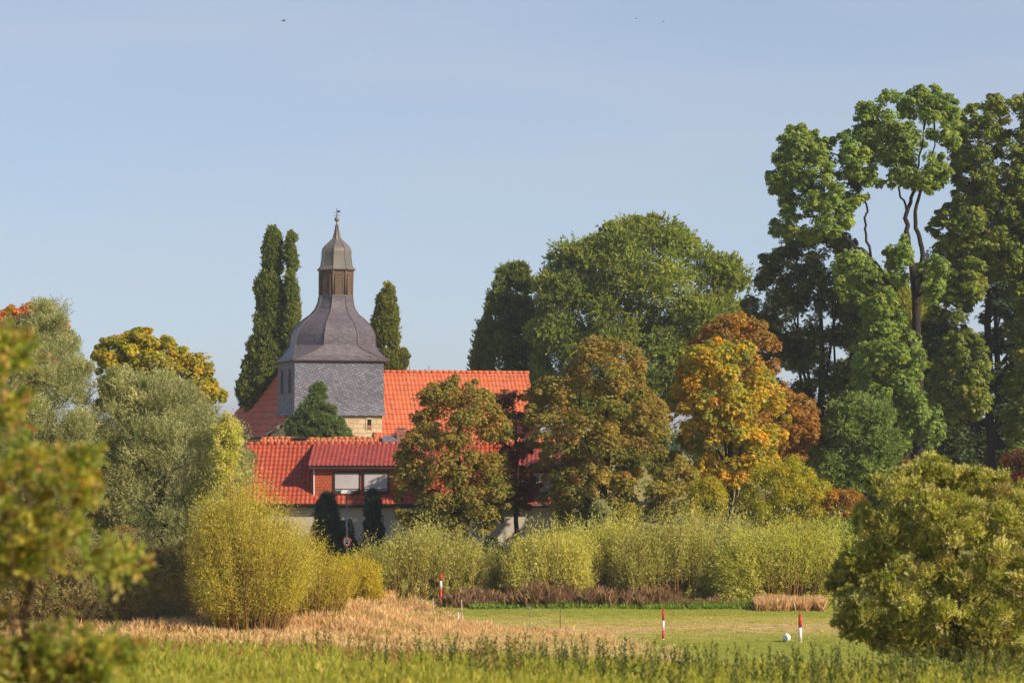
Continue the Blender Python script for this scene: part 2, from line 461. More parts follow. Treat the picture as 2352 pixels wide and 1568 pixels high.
# ------------------------------------------------------------------ church
TH = math.radians(16.0)
tT = np.array([math.cos(TH), math.sin(TH), 0.0])      # along the front, to the right
tN = np.array([math.sin(TH), -math.cos(TH), 0.0])     # out of the front, to the viewer
Zu = np.array([0, 0, 1.0])
DC = 160.0
PM = 5600.0 / DC                                       # source pixels per metre at the tower
def zs(ysrc): return H + (1000.0 - ysrc) / PM
def xs_(xd): return (xd - CX) / F * DC
church_c = np.array([xs_(758.5), DC, 0.0])
def build_church():
    g = float(ground(church_c[0], church_c[1]))
    root = empty('church', (church_c[0], church_c[1], g), 'old church with slate clad tower, bell shaped roof, lantern and orange tiled nave', 'church')
    def C(xd): return np.array([xs_(xd), DC, 0.0])
    def ring(cx, z, a, b):
        c = C(cx) + Zu * z
        pts = [(-b, a), (b, a), (a, b), (a, -b), (b, -a), (-b, -a), (-a, -b), (-a, b)]   # front edge first, clockwise from the left of the front
        return [c + tT * p + tN * q for p, q in pts]
    def loft(mb, rings, cap_top=False, cap_bot=False):
        pts = [p for r in rings for p in r]; fs = []
        for i in range(len(rings) - 1):
            for k in range(8):
                k2 = (k + 1) % 8
                fs.append([i * 8 + k2, i * 8 + k, (i + 1) * 8 + k, (i + 1) * 8 + k2][::-1])
        if cap_top: fs.append([(len(rings) - 1) * 8 + k for k in range(8)][::-1])
        if cap_bot: fs.append(list(range(8)))
        mb.add(pts, fs)
    aw = 3.0
    c0 = church_c
    # stone base, with the little window cut as a recess frame
    zb = zs(974)
    mb = MB(); a = 2.9
    mb.box(c0 - tT * a + tN * (a - 0.5) + Zu * (g - 0.5), tT, tN, Zu, 2 * a, 0.5, zb - g + 0.5)
    mb.box(c0 - tT * a - tN * a + Zu * (g - 0.5), tT, tN, Zu, 0.5, 2 * a - 0.5, zb - g + 0.5)
    mb.box(c0 + tT * (a - 0.5) - tN * a + Zu * (g - 0.5), tT, tN, Zu, 0.5, 2 * a - 0.5, zb - g + 0.5)
    mb.box(c0 - tT * (a - 0.5) - tN * a + Zu * (g - 0.5), tT, tN, Zu, 2 * a - 1.0, 0.5, zb - g + 0.5)
    mb.build('stone_base', M['stone'], root)
    # ledge stones
    mb = MB(); mb.box(c0 - tT * (a - .02) + tN * a + Zu * (zb - 0.14), tT, tN, Zu, 2 * a - .04, 0.05, 0.12); mb.build('stone_ledge', M['stone'], root)
    # window in the stone base
    wx = 2.02
    w = MB(); w.box(c0 + tT * (wx - 0.14) + tN * (a + 0.004) + Zu * zs(1006), tT, tN, Zu, 0.29, 0.012, 0.66)
    wo = w.build('window', M['dark'], root)
    w = MB(); w.box(c0 + tT * (wx - 0.12) + tN * (a + 0.02) + Zu * (zs(1006) + 0.03), tT, tN, Zu, 0.25, 0.02, 0.25)
    w.build('shutter', M['brick'], wo)
    w = MB()
    for s in (-1, 1):
        w.box(c0 + tT * (wx + s * 0.19 - 0.05) + tN * a + Zu * (zs(1006) - 0.05), tT, tN, Zu, 0.10, 0.04, 0.80)
    w.box(c0 + tT * (wx - 0.14) + tN * a + Zu * (zs(1006) + 0.66), tT, tN, Zu, 0.28, 0.05, 0.12)
    w.build('window_frame', M['stone'], wo)
    # slate wall: slight flare at its foot
    mb = MB()
    def sq(z, a): return [c0 + Zu * z + tT * p + tN * q for p, q in ((-a, a), (a, a), (a, -a), (-a, -a))]
    rs = [sq(zb, aw + 0.14), sq(zb + 0.35, aw + 0.03), sq(zb + 0.9, aw), sq(zs(849), aw - 0.02)]
    pts = [p for r in rs for p in r]; fs = []
    for i in range(3):
        for k in range(4):
            k2 = (k + 1) % 4
            fs.append([i * 4 + k, i * 4 + k2, (i + 1) * 4 + k2, (i + 1) * 4 + k])
    fs.append([3, 2, 1, 0])
    mb.add(pts, fs)
    sw = mb.build('slate_wall', M['slate'], root)
    # two slender louvred openings on the shaded side
    for off in (-1.45, 1.35):
        o = c0 - tT * (aw + 0.0) + tN * (off - 0.17)
        lw = MB(); lw.box(o - tT * 0.02 + Zu * zs(921), tN, Zu, -tT, 0.34, 1.16, 0.03)
        p = lw.build('belfry_window', M['dark'], root)
        fr = MB()
        for s in (-0.09, 0.34): fr.box(o - tT * 0.0 + tN * s + Zu * (zs(921) - 0.04), tN, Zu, -tT, 0.09, 1.2, 0.09)
        fr.box(o + tN * 0.0 + Zu * (zs(921) + 1.16), tN, Zu, -tT, 0.34, 0.09, 0.08)
        fr.prism([o + tN * -0.09 + Zu * (zs(921) + 1.25), o + tN * 0.43 + Zu * (zs(921) + 1.25), o + tN * 0.17 + Zu * (zs(921) + 1.55)], -tT * 0.08)
        fr.build('window_frame', M['seam'], p)
        lv = MB()
        for k in range(9): lv.box(o - tT * 0.045 + Zu * (zs(921) + 0.05 + k * 0.12), tN, Zu, -tT, 0.34, 0.05, 0.03)
        lv.build('louvre', M['seam'], p)
    # eaves board
    mb = MB(); rs = [sq(zs(850), aw + 0.02), sq(zs(848), 3.22), sq(zs(845.5), 3.22)]
    pts = [p for r in rs for p in r]; fs = []
    for i in range(2):
        for k in range(4):
            k2 = (k + 1) % 4
            fs.append([i * 4 + k, i * 4 + k2, (i + 1) * 4 + k2, (i + 1) * 4 + k])
    fs.append([8, 9, 10, 11]); mb.add(pts, fs); mb.build('eaves_board', M['seam'], root)
    # bell-shaped roof
    k8 = 0.4142
    prof = [(846, 3.22, 3.22, 761), (836, 2.99, 2.45, 761.5), (823, 2.84, 1.62, 762.5), (811, 2.70, 1.13, 763.5), (800, 2.69, 0, 764), (785, 2.63, 0, 764.5), (772, 2.48, 0, 765),
            (759, 2.23, 0, 766), (748, 1.90, 0, 767), (737.5, 1.52, 0, 768), (724.5, 1.26, 0, 769.5), (709, 1.11, 0, 770.5), (693, 1.06, 0, 771.5)]
    R = [ring(cx, zs(y), a, b if b else a * k8) for y, a, b, cx in prof]
    mb = MB(); loft(mb, R); br = mb.build('bell_roof', M['slate_roof'], root)
    mb = MB()
    for k in range(8):
        pl = [R[i][k] for i in range(len(R))]
        if k % 2 == 0: pass
        mb.tube([p + (p - (C(pr[3]) + Zu * p[2])) * 0.004 for p, pr in zip(pl, prof)], 0.035, 6)
    mb.build('hip_seam', M['seam'], br)
    # lantern
    L = [ring(771.5, zs(694), 1.0, 1.0 * k8), ring(772.5, zs(634), 1.04, 1.04 * k8)]
    mb = MB(); loft(mb, L); la = mb.build('lantern', M['lantern_wood'], root)
    mb = MB(); loft(mb, [ring(771.5, zs(695.5), 1.10, 1.10 * k8), ring(771.5, zs(692.5), 1.10, 1.10 * k8)], True, True); mb.build('sill', M['lead'], la)
    post = MB()
    for k in range(8): post.tube([L[0][k], L[1][k]], 0.075, 6)
    post.build('corner_post', M['lantern_wood'], la)
    for k in range(8):
        k2 = (k + 1) % 8
        A, B = L[0][k], L[0][k2]; A1, B1 = L[1][k], L[1][k2]
        u = (B - A) / np.linalg.norm(B - A); out = (A + B) / 2 - (C(771.5) + Zu * A[2]); out[2] = 0; out /= np.linalg.norm(out)
        w_ = np.linalg.norm(B - A)
        h0, h1 = zs(691.5) - zs(694), zs(646) - zs(694)
        lv = MB()
        nl = 13
        for i in range(nl):
            z = h0 + (h1 - h0) * i / nl
            o = A + u * (w_ * 0.24) + Zu * z + out * (0.012 + 0.04 * z / 1.7)
            lv.box(o, u, Zu, out, w_ * 0.52, (h1 - h0) / nl * 0.62, 0.07)
        lvo = lv.build('louvre_panel', M['louvre'], la)
        fr = MB()
        for s in (0.15, 0.77):
            fr.box(A + u * (w_ * s) + Zu * h0 + out * 0.01, u, Zu, out, w_ * 0.08, h1 - h0, 0.11)
        fr.box(A + u * (w_ * 0.15) + Zu * h1 + out * 0.03, u, Zu, out, w_ * 0.70, 0.07, 0.10)
        fr.build('panel_frame', M['lantern_wood'], lvo) if False else None
        b = len(lv.v)
    fr = MB()
    for k in range(8):
        k2 = (k + 1) % 8
        A, B = L[0][k], L[0][k2]
        u = (B - A) / np.linalg.norm(B - A); out = (A + B) / 2 - (C(771.5) + Zu * A[2]); out[2] = 0; out /= np.linalg.norm(out)
        w_ = np.linalg.norm(B - A); h0, h1 = zs(691.5) - zs(694), zs(646) - zs(694)
        for s in (0.15, 0.77): fr.box(A + u * (w_ * s) + Zu * h0 + out * 0.01, u, Zu, out, w_ * 0.08, h1 - h0, 0.11)
        fr.box(A + u * (w_ * 0.15) + Zu * h1 + out * 0.03, u, Zu, out, w_ * 0.70, 0.07, 0.10)
    fr.build('panel_frame', M['lantern_wood'], la)
    # onion cap
    prof2 = [(636, 1.10, 772.5), (633, 1.22, 772.5), (629, 1.09, 772.5), (624, 1.0, 772.6), (612, 0.95, 772.7), (601, 0.92, 772.8), (590, 0.92, 773), (583, 0.87, 773), (576, 0.73, 773),
             (569, 0.52, 773.2), (563, 0.36, 773.3), (559.5, 0.265, 773.4), (553, 0.21, 773.5), (545, 0.155, 773.6), (535, 0.105, 773.6), (527, 0.078, 773.7)]
    R2 = [ring(cx, zs(y), a, a * k8) for y, a, cx in prof2]
    mb = MB(); loft(mb, R2, True, True); cp = mb.build('onion_cap', M['lead'], root)
    mb = MB()
    for k in range(8): mb.tube([R2[i][k] for i in range(1, len(R2))], 0.026, 6)
    mb.build('hip_seam', M['seam'], cp)
    top = C(773.7)
    mb = MB(); mb.tube([top + Zu * (zs(527) - 0.02), top + Zu * zs(520)], 0.06, 8); mb.sphere(top + Zu * zs(514), 0.17); ball = mb.build('finial_ball', M['copper'], root)
    mb = MB(); mb.tube([top + Zu * zs(509), top + Zu * zs(487)], 0.022, 6)
    mb.tube([top + Zu * zs(505) - tT * 0.20, top + Zu * zs(505) + tT * 0.22], 0.014, 6)
    mb.sphere(top + Zu * zs(505), 0.05)
    mb.tube([top + Zu * zs(498.4) - tT * 0.20, top + Zu * zs(498.4) + tT * 0.05], 0.014, 6)
    vane = mb.build('weathervane', M['iron'], root)
    mb = MB()
    fl = [(0.0, 493), (0.27, 493), (0.20, 495.3), (0.27, 498), (0.0, 498)]
    mb.prism([top + tT * u_ + Zu * zs(y) - tN * 0.01 for u_, y in fl], tN * 0.02); mb.build('flag', M['iron'], vane)
    # nave to the right: front slope, ridge, verge, walls
    pit = math.radians(55)
    Rz = zs(871); ridge0 = c0 + tT * (aw - 0.75) + Zu * Rz - tN * 0.0
    Lr = 5.9; Wn = 11.6
    up = -tN * math.cos(pit) + Zu * math.sin(pit)
    upb = tN * math.cos(pit) + Zu * math.sin(pit)
    n0 = ridge0 - up * Lr
    # verge runs a little askew, as seen on the photograph
    tile_roof('nave_roof', n0, tT, up, Wn, Lr, M['tile_orange'], root, 0.27, 0.40, 0.045, 0.04,
              inside=lambda u, v: u > 0.62 * v / Lr * 1.0)
    tile_roof('nave_roof', ridge0 - upb * Lr + tT * 0.62, tT, upb, Wn - 0.62, Lr, M['tile_orange'], root, 0.27, 0.40, 0.045, 0.04)
    rt = MB(); ridge_tiles(rt, ridge0 + tT * 0.6 + Zu * 0.03, ridge0 + tT * Wn + Zu * 0.03, 0.12, 0.4); rt.build('ridge_tile', M['tile_orange'], root)
    eh = n0[2]; run = Lr * math.cos(pit)
    nb = MB()
    P = lambda s, q, z: c0 + tT * (aw - 0.75 + s) + tN * q + Zu * z
    for s, th in ((0.75, 0.4), (Wn - 0.6, 0.4)):
        nb.prism([P(s, -run + .4, g - 0.5), P(s, run - .4, g - 0.5), P(s, run - .4, eh + .35), P(s, 0, Rz - .15), P(s, -run + .4, eh + .35)], tT * th)
    for q in (-run + .4, run - .8): nb.box(P(1.15, q, g - .5), tT, tN, Zu, Wn - 1.75, 0.4, eh + .3 - g + .5)
    nb.build('nave_wall', M['stone'], root)
    vb = MB(); vb.tube([n0 + Zu * 0.05, ridge0 + tT * 0.6 + Zu * 0.05], 0.06, 6); vb.build('verge_board', M['lead'], root)
    for xd, y0 in ((940, 858), (976, 866), (986, 857)):
        s = (xd - 881) / 34.3 + 0.8
        b = ridge0 + tT * (s + 0.7) + Zu * 0.0
        rods = MB(); rods.tube([b, b + Zu * ((871 - y0) / PM + 0.1)], 0.018, 6); rods.build('lightning_rod', M['iron'], root)
    # side roof on the left, facing away from the sun
    pl = math.radians(54)
    upL = tT * math.cos(pl) + Zu * math.sin(pl)
    A0 = W(620 / 1.0204, 1023 / 1.0204, DC + 1.4)
    nrm = np.cross(-tN, upL); nrm /= np.linalg.norm(nrm)
    camp = np.array([0, 0, H])
    def hit(xsrc, ysrc):
        d = W(xsrc / 1.0204, ysrc / 1.0204, 100.0) - camp
        t = ((A0 - camp) @ nrm) / (d @ nrm)
        return camp + d * t
    poly = [hit(577, 1024), hit(620, 1022), hit(650, 1001), hit(676, 983), hit(688, 822), hit(643, 858), hit(545, 976), hit(540, 1024)]
    PU = [np.array([(p - A0) @ (-tN), (p - A0) @ upL]) for p in poly]
    PU = np.array(PU)
    u0, v0 = PU.min(0)
    u1, v1 = PU.max(0)
    def ins(u, v):
        return in_poly(np.stack([u.ravel() + u0, v.ravel() + v0], 1), PU).reshape(u.shape)
    tile_roof('side_roof', A0 + (-tN) * u0 + upL * v0, -tN, upL, u1 - u0, v1 - v0, M['tile_orange'], root, 0.6, 0.55, 0.02, 0.09, inside=ins)
    vb = MB(); vb.tube([poly[1] + Zu * .03, poly[2] + Zu * .03, poly[3] + Zu * .03], 0.05, 6); vb.build('verge_board', M['white'], root)
    vb = MB(); vb.tube([poly[7] - Zu * 0.08, poly[0] - Zu * 0.08, poly[1] - Zu * 0.08], 0.09, 8); vb.build('gutter', M['gutter'], root)
    sb = MB()
    e0 = poly[1] + tT * 0.25; e1 = poly[7] + tT * 0.25
    sb.prism([np.array([e0[0], e0[1], g - .5]), np.array([e1[0], e1[1], g - .5]), e1 - Zu * 0.1, e0 - Zu * 0.1], tT * 0.4)
    q3 = poly[3] + tT * .1
    sb.prism([np.array([e0[0], e0[1], g - .5]), np.array([q3[0], q3[1], g - .5]), q3 - Zu * .2, e0 + Zu * -.05], -tN * 0.35)
    sb.build('side_wall', M['stone'], root)
    dp = MB()
    o = c0 - tT * (aw + 0.10) + tN * 0.6
    dp.tube([o + Zu * (zb + 0.02), o + Zu * (zb - 0.25) + tT * 0.02, o + Zu * (zb - 0.5) + tT * 0.10, np.array([o[0], o[1], g]) + tT * 0.10], 0.05, 8)
    dp.build('downpipe', M['gutter'], root)

def in_poly(p, poly):
    poly = np.asarray(poly, float)
    x, y = p[:, 0], p[:, 1]
    r = np.zeros(len(p), bool)
    n = len(poly); j = n - 1
    for i in range(n):
        xi, yi = poly[i]; xj, yj = poly[j]
        c = ((yi > y) != (yj > y)) & (x < (xj - xi) * (y - yi) / (yj - yi + 1e-12) + xi)
        r ^= c
        j = i
    return r
def edge_dist(p, poly):
    poly = np.asarray(poly, float); d = np.full(len(p), 1e9)
    for i in range(len(poly)):
        a = poly[i]; b = poly[(i + 1) % len(poly)]
        ab = b - a; t = np.clip(((p - a) @ ab) / (ab @ ab + 1e-9), 0, 1)
        d = np.minimum(d, np.linalg.norm(p - (a + t[:, None] * ab), axis=1))
    return d
build_church()

# ------------------------------------------------------------------ red roofed house
def build_house():
    D0 = 125.0
    X = lambda xd, D=D0: (xd - CX) / F * D
    x0, x1 = X(548), X(1330)
    g = 1.15
    root = empty('house', ((x0 + x1) / 2, D0 + 4, g), 'red tiled house with broad dormer, two shuttered windows and cream plaster walls', 'house')
    ze = H - (1158 - YH) / F * D0
    zr = 7.16; Dr = 129.0
    L = math.hypot(zr - ze, Dr - D0); V = np.array([0, (Dr - D0) / L, (zr - ze) / L]); U = np.array([1.0, 0, 0])
    tile_roof('roof', (x0, D0, ze), U, V, x1 - x0, L, M['tile_red'], root, 0.235, 0.36, 0.045, 0.035)
    Vb = np.array([0, -V[1], V[2]])
    tile_roof('roof', (x0, 2 * Dr - D0, ze), U, Vb, x1 - x0, L, M['tile_red'], root, 0.235, 0.36, 0.045, 0.035, seg=4)
    rt = MB(); ridge_tiles(rt, (x0, Dr, zr + 0.03), (x1, Dr, zr + 0.03), 0.11, 0.36); rt.build('ridge_tile', M['tile_red'], root)
    wl_ = MB()
    wl_.box((x0 + .3, D0 + .45, g - .6), (1, 0, 0), (0, 1, 0), (0, 0, 1), x1 - x0 - .6, .3, ze + 0.25 - g + .6)
    wl_.box((x0 + .3, 2 * Dr - D0 - .75, g - .6), (1, 0, 0), (0, 1, 0), (0, 0, 1), x1 - x0 - .6, .3, ze + 0.25 - g + .6)
    for xx in (x0 + .3, x1 - .6):
        wl_.prism([(xx, D0 + .75, g - .6), (xx, 2 * Dr - D0 - .75, g - .6), (xx, 2 * Dr - D0 - .75, ze + .3), (xx, Dr, zr - .2), (xx, D0 + .75, ze + .3)], (.3, 0, 0))
    wl_.build('wall', M['plaster'], root)
    gt = MB(); gt.tube([(x0, D0 - .04, ze - .04), (x1, D0 - .04, ze - .04)], .075, 8); gt.box((x0 + .05, D0 + .05, ze - .16), (1, 0, 0), (0, 1, 0), (0, 0, 1), x1 - x0 - .1, .4, .06); gt.build('gutter', M['gutter'], root)
    # dormers
    def dormer(xa, xb, wins):
        Dd = 125.55; zb_ = 4.42
        zt = H - (1070 - YH) / F * (Dd - .3)
        w = MB()
        w.box((xa, Dd, zb_ - .05), (1, 0, 0), (0, 1, 0), (0, 0, 1), xb - xa, .2, zt + 0.05 - zb_)
        w.build('dormer_wall', M['tile_hung'], root)
        for xx in (xa - .02, xb - .16):
            sl = (zr - zt) / (Dr - Dd + .3)
            ck = MB(); ck.prism([(xx, Dd + .2, zb_ + .1), (xx, Dr - .25, zr - .22), (xx, Dr - .35, zr - .2), (xx, Dd + .2, zt + .06)], (.18, 0, 0))
            ck.build('dormer_cheek', M['tile_hung'], root)
        tb = MB()
        tb.box((xa - .05, Dd - .03, zb_ - .02), (1, 0, 0), (0, 1, 0), (0, 0, 1), .06, .03, zt - zb_)
        tb.build('dormer_trim', M['white'], root)
        p0 = np.array([xa - .3, Dd - .38, zt - .02]); p1 = np.array([xa - .3, Dr - .02, zr + .03])
        v = p1 - p0; l = np.linalg.norm(v)
        tile_roof('dormer_roof', p0, U, v / l, xb - xa + .6, l, M['tile_dormer'], root, 0.235, 0.33, 0.045, 0.035)
        fb = MB(); fb.box((xa - .28, Dd - .34, zt - .14), (1, 0, 0), (0, 1, 0), (0, 0, 1), xb - xa + .56, .3, .10); fb.build('dormer_fascia', M['gutter'], root)
        for wa, wb in wins:
            za = H - (1135 - YH) / F * Dd; zb2 = H - (1083 - YH) / F * Dd
            fr = MB(); t = .07
            fr.box((wa, Dd - .06, za), (1, 0, 0), (0, 1, 0), (0, 0, 1), t, .07, zb2 - za)
            fr.box((wb - t, Dd - .06, za), (1, 0, 0), (0, 1, 0), (0, 0, 1), t, .07, zb2 - za)
            fr.box((wa + t, Dd - .06, zb2 - t), (1, 0, 0), (0, 1, 0), (0, 0, 1), wb - wa - 2 * t, .07, t)
            fr.box((wa + t, Dd - .06, za), (1, 0, 0), (0, 1, 0), (0, 0, 1), wb - wa - 2 * t, .07, .09)
            fo = fr.build('window', M['frame'], root)
            pn = MB(); pn.box((wa + t, Dd - .02, za + .09), (1, 0, 0), (0, 1, 0), (0, 0, 1), wb - wa - 2 * t, .012, zb2 - za - t - .09); pn.build('pane', M['glass'], fo)
            bl = MB(); n = 16; hh = (zb2 - t) - (za + .30)
            for i in range(n):
                bl.box((wa + t + .01, Dd - .045, za + .30 + hh * i / n), (1, 0, 0), (0, 1, 0), (0, 0, 1), wb - wa - 2 * t - .02, .018, hh / n * .97)
            bl.build('blind', M['blind'], fo)
            sl = MB(); sl.box((wa + t + .02, Dd - .05, za + .20), (1, 0, 0), (0, 1, 0), (0, 0, 1), wb - wa - 2 * t - .04, .025, .035); sl.build('sill_rail', M['blind'], fo)
    dormer(X(722, 125.5), X(985, 125.5), [(X(766, 125.5), X(827.5, 125.5)), (X(833.5, 125.5), X(893, 125.5))])
    dormer(X(1195, 125.5), X(1300, 125.5), [(X(1220, 125.5), X(1275, 125.5))])
build_house()

def build_back_house():
    Dr = 141.0
    x0 = (600 - CX) / F * Dr; x1 = (1330 - CX) / F * Dr
    zr = H - (1006 - YH) / F * Dr
    g = float(ground(0, Dr))
    root = empty('house', ((x0 + x1) / 2, Dr, g), 'low farm house with weathered pale orange ridge behind the red roofed house', 'house')
    L = 5.0; p = math.radians(40)
    V = np.array([0, math.cos(p), math.sin(p)]); U = np.array([1.0, 0, 0])
    tile_roof('roof', np.array([x0, Dr, zr]) - V * L, U, V, x1 - x0, L, M['tile_old'], root, 0.21, 0.33, 0.04, 0.035)
    Vb = np.array([0, -math.cos(p), math.sin(p)])
    tile_roof('roof', np.array([x0, Dr, zr]) - Vb * L, U, Vb, x1 - x0, L, M['tile_old'], root, 0.21, 0.33, 0.04, 0.035, seg=4)
    rt = MB()
    rng = np.random.default_rng(5)
    n = 54
    pts = [np.array([x0 + (x1 - x0) * i / n, Dr, zr - .03 + .03 * math.sin(i * .5) + .012 * rng.standard_normal()]) for i in range(n + 1)]
    for a, b in zip(pts[:-1], pts[1:]): rt.tube([a, b + (b - a) * .06], [.12, .105], 8)
    rt.build('ridge_tile', M['tile_old'], root)
    run = L * math.cos(p); ze = zr - L * math.sin(p)
    w = MB(); w.box((x0 + .3, Dr - run + .4, g - .3), (1, 0, 0), (0, 1, 0), (0, 0, 1), x1 - x0 - .6, .3, ze + .3 - g + .3); w.box((x0 + .3, Dr + run - .7, g - .3), (1, 0, 0), (0, 1, 0), (0, 0, 1), x1 - x0 - .6, .3, ze + .3 - g + .3)
    for xx in (x0 + .3, x1 - .6):
        w.prism([(xx, Dr - run + .7, g - .3), (xx, Dr + run - .7, g - .3), (xx, Dr + run - .7, ze + .35), (xx, Dr, zr - .15), (xx, Dr - run + .7, ze + .35)], (.3, 0, 0))
    w.build('wall', M['plaster'], root)
    cx = (921 - CX) / F * Dr
    c = MB(); c.cbox((cx, Dr - .25, zr - .1), .46, .46, 1.3); ch = c.build('chimney', M['brick'], root)
    c = MB(); c.cbox((cx, Dr - .25, zr + .58), .54, .54, .07); c.build('chimney_cap', M['steel'], ch)
    # raised rooflight strip that breaks the ridge line
    sx = (692 - CX) / F * Dr
    s = MB(); s.cbox((sx, Dr - .22, zr + .02), .85, .35, .10); s.build('roof_hatch', M['frame'], root)
    s = MB(); s.box(((880 - CX) / F * Dr, Dr - .6, zr - .30), (1, 0, 0), V, (0, -V[2], V[1]), 1.0, .55, .12); s.build('lead_flashing', M['steel'], root)
build_back_house()

# ------------------------------------------------------------------ foliage
def unit(v): return v / (np.linalg.norm(v, axis=-1, keepdims=True) + 1e-9)

def leaf_quads(b, d, s, l, w):
    """base b, direction d, side s, length l, width w -> (n,4,3)"""
    l = np.asarray(l)[:, None]; w = np.asarray(w)[:, None]
    m = b + d * l * 0.45
    return np.stack([b, m + s * w * 0.5, b + d * l, m - s * w * 0.5], 1)

def pick(rng, pal, n):
    c = np.array([p[0] for p in pal], float); w = np.array([p[1] for p in pal], float)
    return c[rng.choice(len(pal), n, p=w / w.sum())]

def crown_points(rng, poly, D, n, half, inset, front=0.62, shell=0.5):
    """n points in the volume that the outline encloses; half = greatest half depth (m)"""
    poly = np.asarray(poly, float); mpp = D / F
    lo, hi = poly.min(0), poly.max(0)
    out = []
    while sum(len(o) for o in out) < n:
        p = rng.uniform(lo, hi, (n * 3, 2))
        p = p[in_poly(p, poly)]
        e = edge_dist(p, poly) * mpp
        k = e > inset
        out.append(np.concatenate([p[k], e[k, None]], 1))
    q = np.concatenate(out)[:n]
    emax = max(q[:, 2].max(), 1e-3)
    h = half * np.sqrt(np.clip(1 - (1 - np.clip(q[:, 2] / emax, 0, 1)) ** 2, 0, 1))
    u = rng.random(n) ** shell
    s = np.where(rng.random(n) < front, -1, 1)
    y = s * u * h
    P = np.stack([(q[:, 0] - CX) * mpp, np.full(n, float(D)), H - (q[:, 1] - YH) * mpp], 1)
    # spread along the line of the crown without changing its width
    P[:, 1] += y
    rel = (hi[1] - q[:, 1]) / (hi[1] - lo[1])
    return P, rel, q[:, 2]

def poly_area(poly):
    p = np.asarray(poly, float)
    return abs(np.sum(p[:, 0] * np.roll(p[:, 1], -1) - np.roll(p[:, 0], -1) * p[:, 1])) / 2

NSUB = {'palm': 3.7, 'spray': 2.3, 'tuft': 2.3}
DENS = 1.75
LEAF = {'palm': 0.74, 'spray': 1.02, 'tuft': 1.0}
GAIN = 1.65
def foliage(rng, centers, rads, rel, style, n_sub, leaf, pal, pal_top=None, top_pow=2.0, jit=0.16, droop=0.3, squash=0.75, clumpmix=0.55, upbias=0.35, gain=GAIN):
    """returns quads, tints: leaves gathered in twigs, twigs gathered in clumps"""
    nC = len(centers)
    n_sub = int(n_sub * NSUB[style]); leaf = (leaf[0] * LEAF[style], leaf[1] * LEAF[style])
    ccol = pick(rng, pal, nC)
    if pal_top is not None:
        tc = pick(rng, pal_top, nC)
        k = rng.random(nC) < np.clip(rel, 0, 1) ** top_pow
        ccol = np.where(k[:, None], tc, ccol)
    idx = np.repeat(np.arange(nC), n_sub)
    nS = len(idx)
    dirs = rng.standard_normal((nS, 3)); dirs[:, 2] += upbias; dirs = unit(dirs)
    rr = rads[idx] * rng.random(nS) ** 0.4
    off = dirs * rr[:, None]; off[:, 2] *= squash
    sc = centers[idx] + off
    l, w = leaf
    if style == 'palm':
        k = 6
        i2 = np.repeat(np.arange(nS), k)
        nrm = unit(dirs[i2] * 0.7 + np.array([0, 0, 0.75]) + 0.35 * np.repeat(rng.standard_normal((nS, 3)), k, 0))
        a = np.cross(nrm, np.array([0.3, 0.2, 0.93])); a = unit(a); b = np.cross(nrm, a)
        th = np.tile(np.arange(k) * (2 * math.pi / k), nS) + np.repeat(rng.random(nS) * 6.28, k) + rng.normal(0, .2, nS * k)
        d = unit(a * np.cos(th)[:, None] + b * np.sin(th)[:, None] - nrm * 0.25 - np.array([0, 0, droop]))
        s = unit(np.cross(d, nrm + 0.25 * rng.standard_normal(nrm.shape)))
        base = sc[i2]
    elif style == 'spray':
        k = 9
        i2 = np.repeat(np.arange(nS), k)
        tw = unit(dirs + np.array([0, 0, 0.55 - droop]) + 0.3 * rng.standard_normal((nS, 3)))
        tl = rads[idx] * rng.uniform(0.5, 1.0, nS)
        t = np.tile((np.arange(k) + 0.5) / k, nS)
        base = sc[i2] + tw[i2] * (t * tl[i2])[:, None]
        base[:, 2] -= droop * 0.5 * (t ** 2) * tl[i2]
        d = unit(tw[i2] * 0.9 + 0.6 * rng.standard_normal((nS * k, 3)) - np.array([0, 0, droop * 0.6]))
        s = unit(np.cross(d, rng.standard_normal((nS * k, 3))))
    else:
        k = 6
        i2 = np.repeat(np.arange(nS), k)
        base = sc[i2] + rng.standard_normal((nS * k, 3)) * (l * 0.7)
        nrm = unit(dirs[i2] * 0.6 + np.array([0, 0, 0.5]) + 0.7 * rng.standard_normal((nS * k, 3)))
        d = unit(np.cross(nrm, rng.standard_normal((nS * k, 3))) - np.array([0, 0, droop]))
        s = unit(np.cross(d, nrm))
    n = len(base)
    L = l * rng.uniform(0.65, 1.25, n); Wd = w * rng.uniform(0.75, 1.2, n)
    Q = leaf_quads(base, d, s, L, Wd)
    lc = pick(rng, pal, nS)[i2]
    c = ccol[idx][i2] * clumpmix + lc * (1 - clumpmix)
    c = c * np.exp(rng.normal(0, jit, (n, 1))) * np.exp(np.repeat(rng.normal(0, .12, (nC, 1)), n_sub, 0)[i2])
    c[:, 0] *= np.exp(rng.normal(0, .06, n))
    return Q, np.clip(c * gain, 0.003, 0.9)

